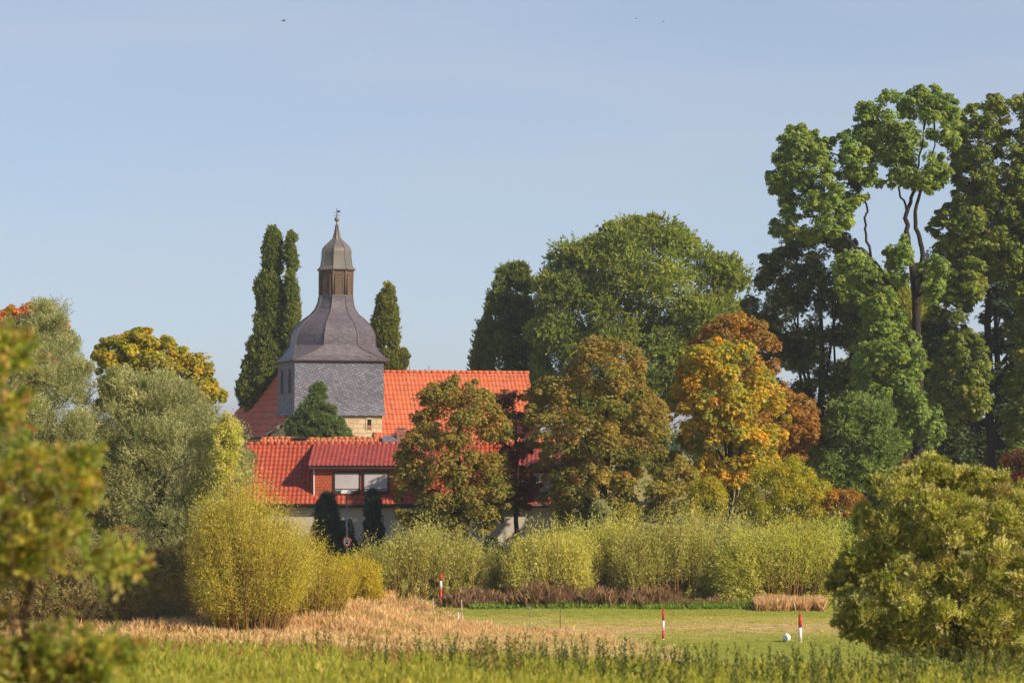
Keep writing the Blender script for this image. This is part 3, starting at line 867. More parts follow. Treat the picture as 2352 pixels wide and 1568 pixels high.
def limbs(mb, rng, base, tops, r0, main_top, nseg=7, wob=0.05):
    """a tapering trunk and limbs running to points in the crown"""
    base = np.array(base, float); main_top = np.array(main_top, float)
    hgt = np.linalg.norm(main_top - base)
    pts = [base + (main_top - base) * t + rng.normal(0, wob, 3) * [1, 1, 0] * (0 < t < 1) * hgt * .1 for t in np.linspace(0, 1, nseg)]
    rad = [r0 * (1.25 if i == 0 else 1) * (1 - 0.75 * i / (nseg - 1)) for i in range(nseg)]
    mb.tube(pts, rad, 8)
    for tp in tops:
        t0 = rng.uniform(0.25, 0.9)
        st = base + (main_top - base) * t0
        if tp[2] < st[2] + 0.1:
            t0 = max(0.1, min(t0, (tp[2] - base[2]) / (main_top[2] - base[2] + 1e-6) * .7)); st = base + (main_top - base) * t0
        i = min(nseg - 1, int(t0 * (nseg - 1)))
        st = pts[i]
        mid = (st + tp) / 2 + np.array([0, 0, 0.12 * np.linalg.norm(tp - st)]) + rng.normal(0, .06, 3) * np.linalg.norm(tp - st)
        r = rad[i] * 0.5
        mb.tube([st, (st + mid) / 2 + rng.normal(0, .03, 3), mid, tp], [r, r * .75, r * .5, r * .18], 6)

SEED = [100]
def scaled(pal, k): return [(tuple(c * k for c in p[0]), p[1]) for p in pal]
def tree(name, label, cat, polys, D, pal, style='palm', leaf=(0.2, 0.09), clump=0.8, dens=3.0, n_sub=26, half=None, base_x=None, trunk=0.25, pal_top=None, top_pow=2.0,
         droop=0.3, group=None, stems=None, mat='leaf', edge=0.35, bark='bark', nlimb=10, inset=0.25, squash=0.75, upbias=0.35, jit=0.16, clumpmix=0.55, shell=0.5, front=0.62, pad=1.9, pull=0.8):
    SEED[0] += 1
    rng = np.random.default_rng(SEED[0])
    if not isinstance(polys[0][0], (tuple, list)): polys = [polys]
    mpp = D / F
    allp = np.concatenate([np.asarray(p, float) for p in polys])
    if base_x is None: base_x = (allp[:, 0].min() + allp[:, 0].max()) / 2
    bx = (base_x - CX) * mpp
    bz = float(ground(bx, D))
    root = empty(name, (bx, D, bz), label, cat, group)
    CP = []; CR = []; RL = []
    for poly in polys:
        ar = poly_area(poly) * mpp * mpp
        wid = (np.asarray(poly)[:, 0].max() - np.asarray(poly)[:, 0].min()) * mpp
        hgt = (np.asarray(poly)[:, 1].max() - np.asarray(poly)[:, 1].min()) * mpp
        hf = half if half is not None else min(wid, hgt) * 0.42
        n = max(6, int(DENS * (1.35 if style == 'palm' else 1.0) * dens * ar / (math.pi * clump * clump)))
        P, rel, e = crown_points(rng, poly, D, n, hf, clump * inset, front, shell)
        # boughs: gather the clumps round larger pads so that lit pads and shaded gaps alternate
        pr = clump * pad
        npad = max(5, int(2.6 * ar / (math.pi * pr * pr)))
        A, _, _ = crown_points(rng, poly, D, npad, hf, min(clump * .5, wid * .12), 0.62, .45)
        d2 = ((P[:, None, :] - A[None, :, :]) ** 2).sum(-1)
        near = A[np.argmin(d2, 1)]
        P = near + (P - near) * pull
        P[:, 2] += np.where(P[:, 2] < near[:, 2], .35 * (near[:, 2] - P[:, 2]), 0)
        r = clump * rng.uniform(0.6, 1.15, n)
        # small outlying sprigs along the edge
        n2 = int(n * edge * 1.7)
        P2, rel2, e2 = crown_points(rng, poly, D, max(1, n2), hf, 0.02, 0.6)
        k = e2 < clump * 1.3
        d2 = ((P2[:, None, :] - P[None, :, :]) ** 2).sum(-1)
        jn = np.argmin(d2, 1); v = P2 - P[jn]; dn = np.linalg.norm(v, axis=1, keepdims=True) + 1e-6
        P2 = P[jn] + v / dn * np.minimum(dn, r[jn][:, None] * 1.15)
        CP += [P, P2[k]]; CR += [r, clump * 0.45 * rng.uniform(0.7, 1.2, k.sum())]; RL += [rel, rel2[k]]
    CP = np.concatenate(CP); CR = np.concatenate(CR); RL = np.concatenate(RL)
    Q, c = foliage(rng, CP, CR, RL, style, n_sub, leaf, pal, pal_top, top_pow, jit, droop, squash, clumpmix, upbias)
    gz = ground(Q[:, 0, 0], Q[:, 0, 1])
    k = Q[:, :, 2].min(1) > gz + 0.02
    quads_mesh('crown', Q[k], 4, M[mat], root, c[k])
    mb = MB()
    if stems is None:
        j = rng.choice(len(CP), min(nlimb, len(CP)), replace=False)
        zt = np.percentile(CP[:, 2], 78); mx = np.mean(CP[:, 0])
        limbs(mb, rng, (bx, D, bz - .2), CP[j], trunk, (bx * .4 + mx * .6, D, zt))
    else:
        for st in stems:
            pts = [W(x, y, D + dy) for x, y, dy, r in st]
            if st[0][1] > 9000: pts[0] = np.array([(st[0][0] - CX) * mpp, D + st[0][2], float(ground((st[0][0] - CX) * mpp, D + st[0][2])) - .2])
            # resample smoothly
            pp = [np.array(q) for q in pts]; rr = [q[3] for q in st]
            o = []; orr = []
            for i in range(len(pp) - 1):
                p0 = pp[max(i - 1, 0)]; p1 = pp[i]; p2 = pp[i + 1]; p3 = pp[min(i + 2, len(pp) - 1)]
                for t in (0, .25, .5, .75):
                    o.append(0.5 * (2 * p1 + (p2 - p0) * t + (2 * p0 - 5 * p1 + 4 * p2 - p3) * t * t + (3 * p1 - p0 - 3 * p2 + p3) * t ** 3)); orr.append(.6 * (rr[i] * (1 - t) + rr[i + 1] * t))
            o.append(pp[-1]); orr.append(.6 * rr[-1])
            o = [q + rng.normal(0, .05, 3) * (i > 0) for i, q in enumerate(o)]
            mb.tube(o, orr, 8)
        j = rng.choice(len(CP), min(nlimb, len(CP)), replace=False)
        tip = [np.array(q) for q in mb.v]
        tv = np.array(mb.v)
        for q in CP[j]:
            dd = np.linalg.norm(tv - q, axis=1) + np.where(tv[:, 2] > q[2] - .2, 50, 0)
            st_ = tv[np.argmin(dd)]
            if np.linalg.norm(st_ - q) > 9: continue
            mid = (st_ + q) / 2 + np.array([0, 0, .1 * np.linalg.norm(q - st_)]) + rng.normal(0, .1, 3)
            mb.tube([st_, mid, q], [.07, .05, .02], 5)
    mb.build('trunk', M[bark], root)
    return root

def whip_bush(name, label, cat, poly, D, pal, n_stems=300, per=60, leaf=(0.11, 0.022), half=None, base_x=None, spread=0.35, group=None, arch=0.25, bark='yellowtwig', start=0.3, base_y=None, stem_r=0.012, lean=0.0, jit=0.2, tipbias=0.6, stemdraw=0.5, wild=0.3, reach=0.22):
    """a many-stemmed willow: thin rods fan out of the ground, each set with narrow leaves"""
    SEED[0] += 1
    rng = np.random.default_rng(SEED[0])
    mpp = D / F
    a = np.asarray(poly, float)
    wid = (a[:, 0].max() - a[:, 0].min()) * mpp
    if half is None: half = wid * 0.42
    if base_x is None: base_x = a[:, 0].mean()
    bx = (base_x - CX) * mpp; bz = float(ground(bx, D))
    root = empty(name, (bx, D, bz), label, cat, group)
    tips, rel, e = crown_points(rng, poly, D, n_stems * 2, half, 0.03, 0.6)
    emax = e.max()
    k = np.argsort(e + rng.random(len(e)) * emax * (1 - tipbias) * 1.5 - rel * emax * .6)[:n_stems]
    tips = tips[k]; rel = rel[k]
    n = len(tips)
    kx = rng.random(n) < wild
    bb = np.array([bx, D, bz]); ex = 1 + rng.uniform(.03, reach, n) * kx
    tips = bb + (tips - bb) * np.stack([1 + (ex - 1) * .5, ex, ex], 1)
    b = np.stack([bx + (tips[:, 0] - bx) * spread + rng.normal(0, .12, n), D + (tips[:, 1] - D) * spread + rng.normal(0, .12, n), np.zeros(n)], 1)
    b[:, 2] = ground(b[:, 0], b[:, 1])
    hgt = np.maximum(tips[:, 2] - b[:, 2], .3)
    ctl = b + (tips - b) * np.array([arch, arch, 0]) + np.stack([np.full(n, lean) * hgt, np.zeros(n), hgt * 0.62], 1)
    t = np.tile(np.linspace(start, 1.0, per), (n, 1)) + rng.normal(0, .012, (n, per))
    t = np.clip(t, 0, 1)[:, :, None]
    P = (1 - t) ** 2 * b[:, None] + 2 * t * (1 - t) * ctl[:, None] + t ** 2 * tips[:, None]
    T = unit(2 * (1 - t) * (ctl - b)[:, None] + 2 * t * (tips - ctl)[:, None])
    # side twigs: push leaves away from the rod
    jitp = rng.standard_normal((n, per, 3)) * (0.05 + 0.10 * hgt[:, None, None] / 4)
    P = (P + jitp).reshape(-1, 3); T = T.reshape(-1, 3)
    m = len(P)
    d = unit(T * 0.85 + 0.55 * rng.standard_normal((m, 3)))
    s = unit(np.cross(d, rng.standard_normal((m, 3))))
    Q = leaf_quads(P, d, s, leaf[0] * rng.uniform(.6, 1.3, m), leaf[1] * rng.uniform(.7, 1.3, m))
    sc = pick(rng, pal, n)
    c = np.repeat(sc, per, 0) * .6 + pick(rng, pal, m) * .4
    c = c * np.exp(rng.normal(0, jit, (m, 1)))
    kk = Q[:, :, 2].min(1) > ground(Q[:, 0, 0], Q[:, 0, 1]) + .02
    quads_mesh('crown', Q[kk], 4, M['leaf'], root, np.clip(GAIN * c[kk], .003, .9))
    mb = MB()
    for i in rng.choice(n, int(n * stemdraw), replace=False):
        ts = [0, .25, .5, .75, 1.0]
        mb.tube([(1 - q) ** 2 * b[i] + 2 * q * (1 - q) * ctl[i] + q * q * tips[i] for q in ts], [stem_r * 1.6, stem_r * 1.4, stem_r * 1.1, stem_r * .8, stem_r * .4], 4, False)
    mb.build('stems', M[bark], root)
    return root

# palettes (linear)
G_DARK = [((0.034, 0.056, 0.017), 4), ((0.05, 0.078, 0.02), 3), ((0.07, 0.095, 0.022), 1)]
G_OAK = [((0.085, 0.112, 0.024), 4), ((0.115, 0.14, 0.027), 3), ((0.15, 0.155, 0.03), 1.5)]
G_ASH = [((0.15, 0.185, 0.034), 4), ((0.19, 0.215, 0.04), 3), ((0.24, 0.24, 0.045), 1.6), ((0.10, 0.13, 0.03), 2)]
G_TALL = [((0.11, 0.16, 0.034), 4), ((0.15, 0.195, 0.04), 3), ((0.20, 0.225, 0.045), 1.8), ((0.075, 0.11, 0.028), 2)]
CHEST = [((0.17, 0.155, 0.028), 4), ((0.21, 0.165, 0.032), 2.5), ((0.12, 0.14, 0.026), 3.4), ((0.29, 0.20, 0.035), 1)]
CHEST_TOP = [((0.27, 0.165, 0.04), 3), ((0.22, 0.165, 0.034), 3), ((0.32, 0.18, 0.045), 1)]
YELL = [((0.37, 0.26, 0.02), 3.5), ((0.25, 0.22, 0.022), 3), ((0.13, 0.155, 0.026), 3.6), ((0.44, 0.22, 0.018), 1)]
RUST = [((0.22, 0.115, 0.026), 4), ((0.29, 0.155, 0.028), 3), ((0.17, 0.115, 0.026), 3), ((0.36, 0.22, 0.024), 1.5)]
SILV = [((0.235, 0.25, 0.11), 4), ((0.30, 0.30, 0.145), 3), ((0.165, 0.185, 0.068), 3), ((0.38, 0.34, 0.17), 1.3)]
GOLD = [((0.46, 0.40, 0.05), 3), ((0.38, 0.355, 0.05), 3), ((0.54, 0.40, 0.05), 2), ((0.31, 0.24, 0.05), 2)]
YGRN = [((0.36, 0.35, 0.07), 3), ((0.29, 0.30, 0.055), 3), ((0.44, 0.40, 0.10), 2), ((0.42, 0.39, 0.18), 1.5)]
OLIV = [((0.29, 0.28, 0.07), 3), ((0.35, 0.33, 0.11), 3), ((0.23, 0.24, 0.05), 3), ((0.45, 0.40, 0.18), 1)]

# columnar trees behind the church
tree('columnar_oak', 'tall dark columnar tree with twin spires rising left of the church tower', 'tree',
     [[(543, 930), (548, 870), (566, 815), (584, 770), (588, 720), (586, 655), (598, 635), (602, 580), (608, 545), (618, 525), (640, 520), (650, 548), (652, 640), (656, 760), (668, 860), (655, 960), (600, 990)],
      [(656, 640), (655, 580), (658, 540), (666, 522), (676, 532), (682, 600), (686, 700), (690, 780), (700, 860), (660, 930), (650, 800)]],
     176, scaled(G_OAK, 1.15), 'spray', (0.17, 0.10), 0.34, 4.2, 11, half=1.7, trunk=.35, base_x=630, droop=-.35, inset=.9, edge=.6, pad=2.6, pull=.8, upbias=.9, squash=1.4)
tree('columnar_oak', 'slim green columnar tree rising just right of the church tower', 'tree',
     [[(850, 740), (860, 728), (868, 690), (880, 672), (893, 650), (899, 652), (908, 685), (917, 750), (914, 815), (926, 790), (936, 788), (937, 840), (930, 900), (850, 900), (862, 800)]],
     173, [((0.125, 0.145, 0.026), 4), ((0.165, 0.175, 0.03), 3), ((0.20, 0.175, 0.03), 1)], 'spray', (0.17, 0.10), 0.32, 4.2, 11, half=1.2, trunk=.28, base_x=893, droop=-.35, inset=.9, edge=.6, pad=2.6, pull=.8, upbias=.9, squash=1.4)
tree('columnar_oak', 'broad cone shaped dark green tree behind the right end of the nave', 'tree',
     [[(1083, 880), (1086, 815), (1108, 750), (1128, 680), (1143, 622), (1168, 618), (1190, 603), (1218, 622), (1226, 680), (1238, 760), (1262, 860), (1260, 940), (1100, 950)]],
     182, scaled(G_OAK, 1.15), 'spray', (0.18, 0.105), 0.5, 3.8, 15, half=2.4, trunk=.35, base_x=1170, droop=-.25, inset=.2, edge=.3)
# ash
tree('ash_tree', 'wide domed light green ash tree behind the chestnuts right of centre', 'tree',
     [[(1235, 720), (1232, 662), (1260, 605), (1262, 572), (1310, 556), (1345, 548), (1365, 560), (1385, 525), (1430, 507), (1480, 497), (1530, 520), (1572, 545), (1600, 560), (1622, 562), (1655, 600), (1688, 596), (1712, 640), (1722, 720), (1710, 820), (1620, 920), (1500, 990), (1350, 1000), (1260, 920), (1215, 850), (1195, 800), (1205, 740)]],
     176, scaled(G_ASH, 1.08), 'spray', (0.26, 0.12), 0.95, 3.4, 20, pad=2.6, pull=.74, half=5.5, trunk=.5, base_x=1440, droop=.25, nlimb=18, edge=.5)
# dark tree
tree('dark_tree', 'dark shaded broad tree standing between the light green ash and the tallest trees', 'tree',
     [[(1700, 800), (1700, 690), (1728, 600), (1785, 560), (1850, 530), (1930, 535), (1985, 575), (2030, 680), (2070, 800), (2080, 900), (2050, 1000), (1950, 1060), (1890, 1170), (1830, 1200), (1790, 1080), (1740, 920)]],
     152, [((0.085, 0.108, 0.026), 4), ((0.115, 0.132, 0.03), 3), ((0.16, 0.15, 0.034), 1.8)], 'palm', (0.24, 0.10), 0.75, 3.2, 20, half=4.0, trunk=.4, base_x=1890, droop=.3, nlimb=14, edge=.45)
# tall trees on the right
tree('tall_tree', 'tallest tree on the right with bare forked trunks and a high open crown', 'tree',
     [[(1748, 415), (1765, 385), (1785, 335), (1796, 290), (1832, 278), (1870, 292), (1915, 300), (1955, 290), (2000, 330), (2012, 400), (1990, 455), (1962, 500), (1930, 560), (1880, 565), (1830, 560), (1752, 532), (1780, 485), (1765, 445)],
      [(1958, 330), (1966, 232), (1985, 212), (2035, 205), (2062, 225), (2095, 197), (2150, 198), (2195, 222), (2205, 300), (2185, 400), (2150, 455), (2112, 440), (2070, 430), (2020, 440), (1968, 420)],
      [(2040, 560), (2060, 530), (2078, 560), (2085, 640), (2060, 680), (2030, 640)],
      [(1900, 570), (1950, 560), (2010, 610), (2055, 670), (2085, 735), (2000, 745), (1930, 690)],
      [(2060, 900), (2105, 870), (2150, 930), (2160, 1040), (2110, 1080), (2060, 1020)],
      [(2100, 600), (2130, 570), (2165, 610), (2160, 690), (2125, 720), (2105, 680)],
      [(1990, 720), (2040, 690), (2100, 735), (2125, 830), (2110, 920), (2050, 965), (1970, 950), (1945, 870), (1960, 780)]],
     139, scaled(G_TALL, 1.3), 'palm', (0.25, 0.115), 0.5, 2.5, 10, half=3.2, base_x=2108, droop=.35, nlimb=44, edge=.6, inset=.5, pad=2.8, pull=.8,
     stems=[[(2110, 9999, 0, .62), (2108, 1000, 0, .5), (2106, 720, 0, .40), (2096, 620, 0, .31), (2082, 545, 0, .26), (2084, 490, .3, .21), (2098, 440, .4, .16), (2110, 380, .5, .10), (2120, 300, .6, .05)],
            [(2107, 700, 0, .30), (2119, 620, .2, .25), (2116, 560, .3, .23), (2103, 510, .3, .20), (2106, 470, .2, .17), (2125, 400, 0, .11), (2150, 320, 0, .05)],
            [(2108, 860, 0, .34), (2072, 730, -.2, .26), (2040, 660, -.4, .22), (2000, 590, -.5, .19), (1955, 560, -.6, .14), (1900, 500, -.6, .09), (1840, 430, -.6, .04)],
            [(2000, 590, -.5, .14), (1990, 540, -.5, .12), (1986, 500, -.4, .11), (1992, 478, -.3, .10), (1975, 440, -.3, .07), (1960, 380, -.2, .04)],
            [(2084, 490, .3, .12), (2070, 450, .2, .1), (2060, 400, .2, .07), (2040, 330, .2, .03)],
            [(2066, 715, 0, .16), (2052, 640, 0, .12), (2040, 620, 0, .1), (2030, 600, 0, .06)]])
tree('tall_tree', 'bright green tall tree at the right edge with leaning limbs and a full crown', 'tree',
     [[(2168, 330), (2205, 240), (2262, 215), (2305, 228), (2352, 208), (2460, 190), (2520, 300), (2520, 620), (2400, 650), (2330, 560), (2260, 520), (2190, 490), (2150, 440), (2172, 400)],
      [(2125, 500), (2190, 430), (2352, 420), (2500, 450), (2500, 720), (2352, 690), (2260, 660), (2190, 600), (2140, 560)],
      [(2140, 640), (2175, 590), (2240, 565), (2262, 620), (2250, 720), (2180, 760), (2130, 730)],
      [(2140, 850), (2170, 745), (2230, 720), (2275, 830), (2265, 960), (2190, 990), (2125, 930)],
      [(2290, 640), (2352, 600), (2460, 640), (2500, 900), (2460, 1150), (2330, 1140), (2290, 980), (2310, 820)]],
     144, [((0.14, 0.18, 0.034), 4), ((0.19, 0.22, 0.04), 3), ((0.26, 0.24, 0.04), 1.2), ((0.085, 0.12, 0.028), 2)], 'palm', (0.25, 0.115), 0.54, 2.7, 11, half=3.6, base_x=2275, droop=.35, nlimb=44, edge=.6, inset=.5, pad=2.8, pull=.8,
     stems=[[(2276, 9999, 0, .5), (2274, 900, 0, .38), (2270, 700, 0, .32), (2262, 600, 0, .26), (2262, 480, 0, .18), (2270, 330, 0, .07)],
            [(2420, 9999, 0, .5), (2400, 800, 0, .35), (2350, 590, 0, .25), (2310, 520, -.3, .18), (2270, 470, -.5, .09)],
            [(2400, 800, 0, .25), (2410, 560, .3, .2), (2400, 400, .4, .12), (2420, 280, .4, .05)]])
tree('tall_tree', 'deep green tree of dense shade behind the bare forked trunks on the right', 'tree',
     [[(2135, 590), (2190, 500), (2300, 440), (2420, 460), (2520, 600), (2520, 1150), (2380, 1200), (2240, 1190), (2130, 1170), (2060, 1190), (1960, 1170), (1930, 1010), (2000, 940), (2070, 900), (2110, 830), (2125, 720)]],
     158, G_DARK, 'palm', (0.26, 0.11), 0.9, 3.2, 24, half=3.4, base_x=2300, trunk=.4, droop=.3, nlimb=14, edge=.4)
tree('ash_tree', 'rounded small ash with pale sunlit top in front of the dark tree', 'tree',
     [[(1882, 975), (1905, 930), (1950, 908), (2000, 915), (2050, 945), (2076, 985), (2072, 1045), (2050, 1085), (2060, 1120), (1990, 1150), (1920, 1150), (1880, 1100), (1868, 1030)]],
     128, [((0.13, 0.18, 0.045), 4), ((0.18, 0.22, 0.06), 3), ((0.10, 0.14, 0.036), 2)], 'spray', (0.18, 0.08), 0.55, 3.0, 19, pad=2.3, pull=.72, trunk=.14, base_x=1975, droop=.2, edge=.5)

tree('ash_tree', 'pale yellow green tree standing behind the bare forked trunks on the right', 'tree',
     [[(1950, 760), (1975, 660), (2010, 610), (2060, 650), (2130, 690), (2180, 780), (2210, 900), (2200, 1100), (1950, 1100), (1940, 900)]],
     176, [((0.21, 0.23, 0.035), 4), ((0.27, 0.26, 0.04), 3), ((0.15, 0.18, 0.032), 2)], 'spray', (0.20, 0.09), 1.0, 3.4, 30, half=3.0, trunk=.3, base_x=2075, droop=.2, edge=.6)

# chestnuts
tree('chestnut_tree', 'rust brown horse chestnut peeping over and right of the golden yellow one', 'tree',
     [[(1556, 860), (1575, 790), (1610, 745), (1655, 720), (1700, 708), (1750, 738), (1788, 800), (1798, 870), (1858, 900), (1882, 955), (1874, 1010), (1846, 1062), (1800, 1090), (1700, 1090), (1600, 1000)]],
     128, scaled(RUST, 1.05), 'palm', (0.19, 0.085), 0.58, 3.0, 18, trunk=.22, base_x=1715, droop=.4, edge=.5)
tree('chestnut_tree', 'golden yellow horse chestnut with green patches, brightest of the autumn trees', 'tree',
     [[(1538, 900), (1562, 830), (1600, 795), (1640, 770), (1690, 765), (1735, 800), (1765, 855), (1795, 905), (1818, 960), (1800, 1015), (1785, 1075), (1745, 1125), (1680, 1150), (1610, 1130), (1588, 1060), (1548, 1010), (1528, 950)]],
     119, scaled(YELL, 1.2), 'palm', (0.20, 0.095), 0.58, 3.0, 18, trunk=.24, base_x=1680, droop=.45, edge=.45, clumpmix=.6)
tree('chestnut_tree', 'broad browning green horse chestnut, widest of the row, right of the house', 'tree',
     [[(1203, 970), (1193, 925), (1225, 876), (1290, 870), (1308, 812), (1345, 772), (1420, 766), (1468, 788), (1488, 832), (1475, 872), (1518, 900), (1536, 960), (1542, 1020), (1590, 1050), (1602, 1105), (1565, 1180), (1490, 1225), (1400, 1215), (1330, 1215), (1262, 1200), (1232, 1140), (1236, 1080), (1212, 1030)]],
     117, scaled(CHEST, 1.12), 'palm', (0.17, 0.075), 0.58, 3.2, 19, trunk=.3, base_x=1390, droop=.45, pal_top=CHEST_TOP, top_pow=1.2, edge=.45)
tree('chestnut_tree', 'narrow olive brown horse chestnut standing in front of the house', 'tree',
     [[(952, 935), (982, 880), (1035, 861), (1092, 866), (1128, 898), (1150, 930), (1182, 950), (1192, 1000), (1158, 1045), (1178, 1100), (1190, 1150), (1160, 1200), (1130, 1245), (1050, 1255), (970, 1235), (902, 1190), (900, 1130), (918, 1080), (908, 1050), (932, 1000)]],
     117, scaled(CHEST, 1.12), 'palm', (0.155, 0.07), 0.55, 3.2, 19, trunk=.22, base_x=1055, droop=.45, pal_top=CHEST_TOP, top_pow=1.5, edge=.5)

tree('chestnut_tree', 'dark red brown leaved chestnut squeezed between the two chestnuts before the house', 'tree',
     [[(1115, 915), (1165, 893), (1205, 905), (1222, 980), (1245, 1060), (1245, 1150), (1200, 1200), (1160, 1160), (1140, 1060), (1130, 980)]],
     121, [((0.13, 0.06, 0.028), 4), ((0.17, 0.075, 0.03), 3), ((0.09, 0.065, 0.024), 3)], 'palm', (0.155, 0.07), 0.5, 1.7, 16, trunk=.16, base_x=1190, droop=.4, edge=.6)

# shrubs at the foot of the trees
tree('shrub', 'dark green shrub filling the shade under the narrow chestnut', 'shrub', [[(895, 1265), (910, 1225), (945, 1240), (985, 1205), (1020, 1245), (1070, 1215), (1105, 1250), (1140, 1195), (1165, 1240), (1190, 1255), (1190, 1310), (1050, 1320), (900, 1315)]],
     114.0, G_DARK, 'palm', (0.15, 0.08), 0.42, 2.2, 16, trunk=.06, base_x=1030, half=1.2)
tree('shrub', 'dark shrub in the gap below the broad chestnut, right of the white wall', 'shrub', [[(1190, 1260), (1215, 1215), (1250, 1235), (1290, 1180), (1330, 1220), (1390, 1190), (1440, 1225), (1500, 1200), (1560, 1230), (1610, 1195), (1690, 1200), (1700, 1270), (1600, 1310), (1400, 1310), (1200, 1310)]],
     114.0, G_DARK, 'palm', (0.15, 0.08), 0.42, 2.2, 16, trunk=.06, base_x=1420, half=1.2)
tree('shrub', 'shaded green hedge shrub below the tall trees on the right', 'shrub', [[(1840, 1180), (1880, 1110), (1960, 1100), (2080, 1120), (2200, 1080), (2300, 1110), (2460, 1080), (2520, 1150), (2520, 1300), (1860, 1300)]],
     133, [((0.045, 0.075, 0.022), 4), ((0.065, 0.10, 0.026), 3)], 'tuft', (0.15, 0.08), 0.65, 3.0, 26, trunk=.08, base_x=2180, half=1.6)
tree('shrub', 'small red leaved shrub peeping out left below the forked trunks', 'shrub', [[(2060, 1085), (2075, 1062), (2095, 1058), (2108, 1075), (2104, 1110), (2068, 1110)]],
     130, [((0.26, 0.04, 0.025), 3), ((0.18, 0.035, 0.02), 2), ((0.04, 0.065, 0.02), 2)], 'tuft', (0.12, 0.07), 0.22, 3.0, 14, trunk=.03, base_x=2085)
tree('shrub', 'larger red leaved shrub at the right edge under the tall trees', 'shrub', [[(2300, 1080), (2312, 1040), (2335, 1030), (2400, 1030), (2420, 1110), (2330, 1130)]],
     129, [((0.24, 0.035, 0.025), 3), ((0.18, 0.03, 0.02), 2), ((0.04, 0.065, 0.02), 4)], 'tuft', (0.12, 0.07), 0.3, 2.2, 14, trunk=.03, base_x=2345)
tree('shrub', 'bright yellow green rounded bush below the golden chestnut, the larger one', 'shrub',
     [[(1690, 1190), (1700, 1130), (1735, 1085), (1780, 1060), (1830, 1050), (1868, 1075), (1900, 1112), (1922, 1160), (1915, 1230), (1800, 1260), (1700, 1240)]],
     113, [((0.30, 0.28, 0.028), 4), ((0.22, 0.23, 0.028), 3), ((0.38, 0.30, 0.03), 2)], 'tuft', (0.12, 0.055), 0.5, 3.4, 30, trunk=.08, base_x=1800, edge=.5)
tree('shrub', 'small yellow green bush left of the larger one below the golden chestnut', 'shrub',
     [[(1568, 1170), (1578, 1125), (1610, 1098), (1640, 1096), (1664, 1130), (1668, 1180), (1640, 1215), (1580, 1210)]],
     112.5, [((0.34, 0.29, 0.025), 4), ((0.24, 0.24, 0.028), 3)], 'tuft', (0.12, 0.055), 0.4, 3.4, 28, trunk=.05, base_x=1618, edge=.5)
tree('shrub', 'orange yellow leaved shrub between the yellow green bush and the big right bush', 'shrub',
     [[(1890, 1180), (1905, 1135), (1940, 1118), (1985, 1140), (1995, 1190), (1960, 1225), (1900, 1220)]],
     112, [((0.40, 0.22, 0.03), 3), ((0.26, 0.20, 0.03), 3), ((0.20, 0.10, 0.03), 2)], 'tuft', (0.12, 0.055), 0.34, 3.0, 24, trunk=.04, base_x=1945)
tree('shrub', 'fresh green shrub behind the left edge of the big right bush', 'shrub',
     [[(1870, 1260), (1890, 1200), (1940, 1190), (2000, 1210), (2060, 1230), (2060, 1300), (1880, 1310)]],
     109.5, [((0.16, 0.21, 0.03), 3), ((0.11, 0.16, 0.028), 3), ((0.24, 0.25, 0.07), 1)], 'tuft', (0.12, 0.055), 0.36, 3.0, 26, trunk=.04, base_x=1950)
tree('sapling', 'thin yellowing sapling in front of the shaded foot of the broad chestnut', 'sapling',
     [[(1420, 1215), (1428, 1170), (1442, 1150), (1456, 1165), (1458, 1200), (1448, 1240), (1425, 1240)]],
     112.5, [((0.34, 0.25, 0.03), 3), ((0.20, 0.20, 0.03), 3)], 'spray', (0.11, 0.045), 0.22, 3.4, 14, trunk=.03, base_x=1438)
tree('sapling', 'grey green sapling just left of the thin yellowing one', 'sapling',
     [[(1352, 1230), (1360, 1170), (1378, 1140), (1395, 1165), (1405, 1210), (1395, 1250), (1360, 1250)]],
     112.5, SILV, 'spray', (0.11, 0.035), 0.24, 3.4, 14, trunk=.03, base_x=1378)

# spruce and thujas by the buildings
tree('spruce_tree', 'dark green spruce with ragged side shoots in front of the church tower', 'tree',
     [[(655, 1000), (664, 950), (678, 965), (688, 920), (702, 930), (712, 895), (733, 880), (752, 888), (748, 915), (762, 935), (776, 912), (778, 935), (768, 955), (785, 962), (800, 990), (815, 1012), (800, 1060), (670, 1060)]],
     151, [((0.085, 0.13, 0.042), 4), ((0.12, 0.165, 0.05), 3), ((0.17, 0.195, 0.06), 1.4)], 'spray', (0.20, 0.045), 0.23, 2.6, 12, half=1.3, trunk=.12, base_x=735, droop=-.3, edge=.6, inset=.9, upbias=.6, pull=1.0)
tree('thuja', 'tapering dark green thuja column left of the lamp post', 'conifer',
     [[(718, 1290), (720, 1220), (732, 1150), (746, 1122), (757, 1130), (772, 1160), (788, 1200), (790, 1290)]],
     119.5, [((0.014, 0.035, 0.022), 4), ((0.02, 0.046, 0.026), 3)], 'tuft', (0.12, 0.05), 0.26, 5.0, 26, half=.8, trunk=.08, base_x=752, droop=-.5, mat='needle', inset=.7, edge=.2)
tree('thuja', 'slim dark green thuja column right of the lamp post below the second window', 'conifer',
     [[(835, 1290), (837, 1200), (843, 1140), (857, 1108), (868, 1135), (876, 1200), (882, 1290)]],
     119.5, [((0.014, 0.035, 0.022), 4), ((0.02, 0.046, 0.026), 3)], 'tuft', (0.12, 0.05), 0.24, 5.0, 26, half=.55, trunk=.07, base_x=858, droop=-.5, mat='needle', inset=.7, edge=.2)
tree('shrub', 'dark rounded evergreen shrub behind the lamp post between the two thujas', 'shrub',
     [[(768, 1300), (772, 1220), (785, 1190), (800, 1200), (812, 1240), (830, 1250), (836, 1300)]],
     119.2, [((0.016, 0.034, 0.022), 4), ((0.022, 0.046, 0.026), 3)], 'tuft', (0.12, 0.06), 0.28, 4.2, 24, half=.6, trunk=.05, base_x=800, mat='needle')

